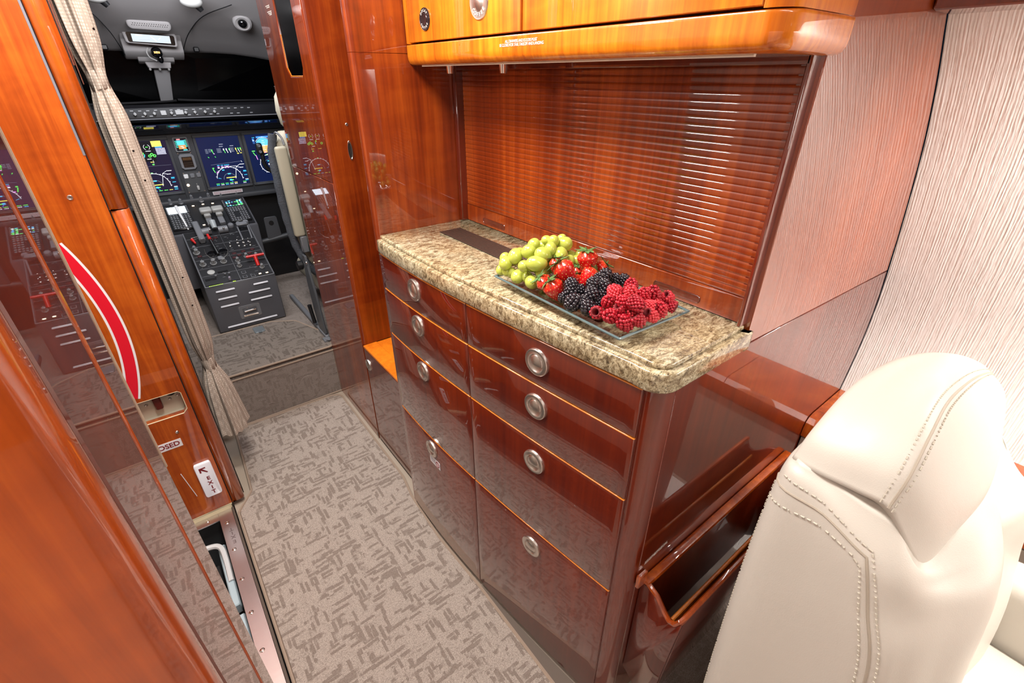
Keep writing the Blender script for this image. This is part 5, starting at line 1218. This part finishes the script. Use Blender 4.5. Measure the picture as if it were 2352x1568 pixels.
STR = mat('strawberry_red', (.58, .010, .008), .22, coat=.6, coatr=.08, sss=.15); t = NT(STR)
tc = t.n('ShaderNodeTexCoord'); sx = t.n('ShaderNodeSeparateXYZ'); t.l(tc.outputs['Object'], sx.inputs[0])
t.base(t.ramp(t.math('ADD', t.math('MULTIPLY', sx.outputs['Z'], .5), .5), [(.0, (.50, .006, .010)), (.62, (.60, .010, .008)), (.92, (.66, .035, .015)), (1.0, (.74, .18, .06))]))
SEED = mat('strawberry_seed', (.72, .50, .14), .4)
LEAF = mat('strawberry_leaf', (.09, .19, .045), .55); t = NT(LEAF); t.base(t.ramp(t.noise(t.coord((4, 4, 4)), 1, 3), [(.3, (.05, .12, .03)), (.7, (.16, .28, .08))]))
def straw_meshes():
    def rad(h):  # h 0 tip .. 1 top
        return max(.02, (math.sin(min(1, h*1.02)*pi*.5)**.62)*(1-.55*max(0, h-.72)**1.3/.28**1.3*.9))
    out = []
    for v in range(2):
        rn = random.Random(v+20); b = B(); rows = []
        N = 34; Mh = 26; seeds = []
        for i in range(Mh):
            for k in range(int(3+11*rad((i+.5)/Mh))) if i % 3 == 1 and i < Mh-3 else []: seeds.append(((i+.5)/Mh, 2*pi*(k+.5*((i//3) % 2))/int(3+11*rad((i+.5)/Mh))))
        for i in range(Mh+1):
            h = i/Mh; row = []
            for k in range(N):
                a = 2*pi*k/N; rr = rad(h)*(1+.05*sin(2*a+v)+.04*cos(3*a+1.3*v))
                dmin = min([((h-sh)*2.3)**2+((((a-sa+pi) % (2*pi))-pi)*rad(h))**2 for sh, sa in seeds] or [1])
                rr -= .045*math.exp(-dmin/.0045)
                row.append((.92*rr*cos(a), .92*rr*sin(a), -1.15+2.15*h))
            rows.append(row)
        b.grid(rows, cv=True); b.poly(rows[-1]); b.poly(rows[0]); body_ = b.build('s', STR, ang=180, recalc=True, weld=True).data
        b = B()
        for sh, sa in seeds:
            rr = rad(sh)*(1+.05*sin(2*sa+v)+.04*cos(3*sa+1.3*v))-.03; b.ell((.92*rr*cos(sa), .92*rr*sin(sa), -1.15+2.15*sh), (.036, .036, .055), u=6, v=4)
        sd_ = b.build('s', SEED).data
        lf = []
        for k in range(7):
            b = B(); a = 2*pi*k/7+rn.uniform(-.2, .2); L = rn.uniform(.75, 1.15); up = rn.uniform(-.1, .55)
            rws = []
            for i in range(6):
                s_ = i/5; w = .24*sin(pi*min(1, .12+s_*.88))**.8*(1-s_*.4); d = Vector((cos(a), sin(a), 0)); n = Vector((-sin(a), cos(a), 0)); c = d*(.10+L*s_)+Vector((0, 0, 1.0+.10*sin(pi*s_)+up*s_*s_-.25*s_))
                rws.append([c-n*w+Vector((0, 0, .04)), c, c+n*w+Vector((0, 0, .04))])
            b.grid(rws); b.grid([[p+Vector((0, 0, .02)) for p in r] for r in rws]); lf.append(b.build('s', LEAF, ang=80).data)
        b = B(); b.tube([(0, 0, .98), (.03, 0, 1.2), (.1, .02, 1.38)], [.09, .06, .05], 6); stm = b.build('s', LEAF).data
        out.append((body_, sd_, lf, stm))
    for o in [o for o in bpy.data.objects if o.name.startswith('s') and o.name.split('.')[0] == 's']: bpy.data.objects.remove(o)
    return out
SM = straw_meshes()
ST_ = [((.5065, .5103, .974, .0165), (-.35, .55, .75), 'large strawberry at the heap centre with leaves to the upper left'),
 ((.5483, .5033, .984, .0153), (-.05, .15, 1), 'topmost strawberry beside the last green grapes'),
 ((.5111, .5387, .974, .0118), (.1, .25, 1), 'small dark strawberry touching the grapes with leaf tips on top'),
 ((.4847, .5093, .948, .0158), (-.35, .45, .85), 'orange and red strawberry at the tray front edge'),
 ((.4824, .5307, .952, .0130), (-.5, .5, .6), 'dull red strawberry left of the orange one'),
 ((.534, .4863, .964, .0143), (.75, -.1, .55), 'strawberry lying behind the blackberries with orange shoulder'),
 ((.5709, .4947, .968, .0120), (.5, -.4, .7), 'rear strawberry against the tambour side of the tray'),
 ((.5285, .5065, .952, .0115), (.2, .2, .9), 'half buried strawberry below the topmost one'),
 ((.5446, .5213, .958, .0100), (.1, .2, .9), 'small hidden strawberry between grapes and the topmost one')]
for i, ((x_, y_, z_, r_), up_, lab) in enumerate(ST_):
    root = thing('strawberry', lab, 'strawberry', (x_, y_, z_-r_), 'strawberries on the glass tray')
    zq = Vector(up_).normalized(); xq = zq.orthogonal().normalized(); yq = zq.cross(xq); R3 = Matrix((xq, yq, zq)).transposed().to_4x4()
    Mx = Matrix.Translation((x_, y_, z_)) @ R3 @ Matrix.Rotation(i*1.3, 4, 'Z') @ Matrix.Diagonal((r_*1.26, r_*1.26, r_*1.20, 1))
    bo, se, lf, stm = SM[i % 2]
    place('berry', bo, Mx, root); q = place('seeds', se, Mx, root); q['kind'] = 'stuff'
    for l_ in lf: place('leaf', l_, Mx, root)
    place('stem', stm, Mx, root)

BLB = mat('blackberry', (.010, .008, .014), .16, coat=.7, coatr=.06)
RSB = mat('raspberry', (.50, .012, .030), .28, coat=.2, coatr=.15)
t = NT(RSB); oi = t.n('ShaderNodeObjectInfo'); t.base(t.ramp(t.math('ADD', t.math('MULTIPLY', oi.outputs['Random'], .65), t.math('MULTIPLY', t.noise(t.coord((2.2, 2.2, 2.2)), 1, 3), .35)), [(.1, (.30, .003, .014)), (.5, (.52, .012, .028)), (.9, (.70, .045, .060))]))
RSH = mat('raspberry_core', (.16, .002, .006), .7)
def drupe(v, kind):
    rn = random.Random(50+v); b = B(); ico = bmesh.new(); bmesh.ops.create_icosphere(ico, subdivisions=2 if kind == 'b' else 2, radius=1); me = bpy.data.meshes.new('ico'); ico.to_mesh(me); ico.free()
    rows_ = 7
    for i in range(rows_):
        h = (i+.5)/rows_
        if kind == 'b': th_ = pi*h; rr = sin(th_); z = cos(th_)*1.12; n = max(1, int(round(9.5*rr))); dr = .30
        else: z = -1.0+2.0*h; rr = .86*math.sqrt(max(0.0, 1-max(0, (z+.35)/1.40)**2.2)) if z > -.35 else .86; n = max(4, int(round(11.5*rr))); dr = .20*(1 if v == 2 else 1.05)
        for k in range(n):
            a = 2*pi*(k+.5*(i % 2))/n+rn.uniform(-.06, .06); q = dr*rn.uniform(.9, 1.12)
            p = Vector((rr*.82*cos(a), rr*.82*sin(a), z*.86))
            b.bm.from_mesh(me); vs_ = b.bm.verts[-len(me.vertices):] if False else None
            b.bm.verts.ensure_lookup_table(); nv = len(me.vertices)
            for vv in b.bm.verts[len(b.bm.verts)-nv:]: vv.co = p+vv.co*q
    if kind == 'r':
        b.lathe([(.70, -.80), (.64, -.98), (.46, -.96), (.36, -.55), (.18, .1), (0, .25)], n=18, mi=1, cap=False)
        b.lathe([(.66, -.8), (.66, -.3), (.56, .3), (.36, .62), (0, .74)], n=18, mi=1, cap=False)
    else: b.ell((0, 0, 0), (.82, .82, .95), u=14, v=8)
    bpy.data.meshes.remove(me)
    o = b.build('d', [BLB] if kind == 'b' else [RSB, RSH], ang=180); d = o.data; bpy.data.objects.remove(o); return d
BM_ = [drupe(0, 'b'), drupe(1, 'b')]; RM_ = [drupe(2, 'r'), drupe(3, 'r')]
BB = [(0.4935, 0.4833, 0.964, 0.0105), (0.491, 0.4798, 0.954, 0.011), (0.5025, 0.472, 0.956, 0.0095), (0.5124, 0.4552, 0.97, 0.0103), (0.5035, 0.4472, 0.958, 0.0112), (0.545, 0.4598, 0.976, 0.0102), (0.5326, 0.4597, 0.972, 0.0095), (0.5248, 0.4423, 0.968, 0.0105), (0.5596, 0.4513, 0.968, 0.009), (0.5677, 0.4401, 0.968, 0.0088), (0.5616, 0.4477, 0.958, 0.0092), (0.481, 0.4865, 0.944, 0.0088), (0.4746, 0.4584, 0.948, 0.0128), (0.4836, 0.4344, 0.945, 0.0118), (0.4874, 0.4494, 0.95, 0.009), (0.5168, 0.4382, 0.956, 0.0092), (0.5076, 0.4361, 0.946, 0.009)]
BL = ['blackberry under the large central strawberry on top of another', 'blackberry right of the orange strawberry, second row', 'blackberry in the heap middle beside the strawberry pair', 'blackberry at the centre top of the dark heap', 'tall blackberry in the middle touching the raspberries', 'topmost blackberry at the back of the heap', 'blackberry tucked under the topmost one', 'glossy blackberry beside the first rear raspberry', 'rear blackberry second from the tambour side', 'rearmost blackberry nearest the tambour', 'low blackberry beneath the rearmost pair', 'small blackberry at the tray front edge by the orange strawberry', 'large blackberry at the tray front edge', 'glossy blackberry at the front touching the hollow raspberry', 'blackberry behind the two front edge blackberries', 'blackberry half hidden under the left raspberries', 'low blackberry in the gap before the front raspberries']
rb_ = random.Random(8)
for i, ((x_, y_, z_, r_), lab) in enumerate(zip(BB, BL)):
    z_ = max(z_, .926+r_*.9)
    Mx = Matrix.Translation((x_, y_, z_)) @ Euler((rb_.uniform(-.8, .8), rb_.uniform(-.8, .8), rb_.uniform(0, 6))).to_matrix().to_4x4() @ Matrix.Scale(r_*1.02, 4)
    tag(place('blackberry', BM_[i % 2], Mx, None), lab, 'blackberry', 'blackberries on the glass tray')
RB = [(0.5221, 0.4208, 0.966, 0.0119), (0.5413, 0.4054, 0.976, 0.0118), (0.5192, 0.3882, 0.978, 0.0110), (0.5382, 0.3781, 0.972, 0.0112), (0.5544, 0.374, 0.972, 0.0123), (0.5774, 0.3611, 0.962, 0.0096), (0.4924, 0.4049, 0.964, 0.0113), (0.4945, 0.3792, 0.972, 0.0114), (0.4966, 0.357, 0.976, 0.0122), (0.477, 0.4096, 0.948, 0.0108), (0.4749, 0.3844, 0.954, 0.0125), (0.4892, 0.3791, 0.962, 0.0090), (0.4851, 0.3676, 0.948, 0.0132), (0.4996, 0.3537, 0.952, 0.0113), (0.5217, 0.3481, 0.954, 0.0109), (0.5468, 0.3522, 0.956, 0.0112), (0.5762, 0.3582, 0.952, 0.0108), (0.5001, 0.3658, 0.958, 0.0095), (0.5303, 0.3614, 0.964, 0.0088), (0.5638, 0.3717, 0.962, 0.0092), (0.5386, 0.4264, 0.962, 0.0089), (0.5508, 0.3637, 0.958, 0.0085)]
RL = ['raspberry at the left of the heap next to the blackberries', 'raspberry at the back left top of the heap', 'upright raspberry at the top centre of the heap', 'dark raspberry right of the top centre one', 'large raspberry at the back right of the heap', 'rearmost raspberry showing a hollow near the tray corner', 'plump raspberry on the left side above the hollow one', 'raspberry in the middle left of the heap', 'bright large raspberry lying on its side in the heap middle', 'hollow raspberry at the front left facing the aisle', 'tall raspberry at the front between two hollow ones', 'small raspberry with a dark hollow behind the front row', 'largest raspberry at the very front of the tray', 'front right raspberry with an open orange hollow', 'hollow raspberry on the right side of the heap', 'raspberry on the right flank of the heap', 'pointed raspberry at the far right end of the heap', 'dark raspberry deep in the front gap', 'small raspberry deep in the right gap', 'raspberry hidden below the large back right one', 'small pinkish raspberry behind the left one', 'dark raspberry buried in the right middle']
hol = {5: (-.6, .2, .55), 9: (-.75, -.25, .45), 11: (-.6, .1, .75), 13: (-.5, .35, .65), 14: (-.6, .3, .5), 8: (-.1, .9, .3)}
for i, ((x_, y_, z_, r_), lab) in enumerate(zip(RB, RL)):
    z_ = max(z_, .926+r_*.9)
    if i in hol: d = -Vector(hol[i]).normalized()
    else: d = Vector((rb_.uniform(-.9, .1), rb_.uniform(-.7, .7), rb_.uniform(.1, 1.0))).normalized()
    if i in (1, 2, 3): d = Vector((-.2, -.1, 1)).normalized()
    xq = d.orthogonal().normalized(); yq = d.cross(xq)
    Mx = Matrix.Translation((x_, y_, z_)) @ Matrix((xq, yq, d)).transposed().to_4x4() @ Matrix.Rotation(rb_.uniform(0, 6), 4, 'Z') @ Matrix.Diagonal((r_*1.05, r_*1.05, r_*1.08, 1))
    tag(place('raspberry', RM_[i % 2], Mx, None), lab, 'raspberry', 'raspberries on the glass tray')
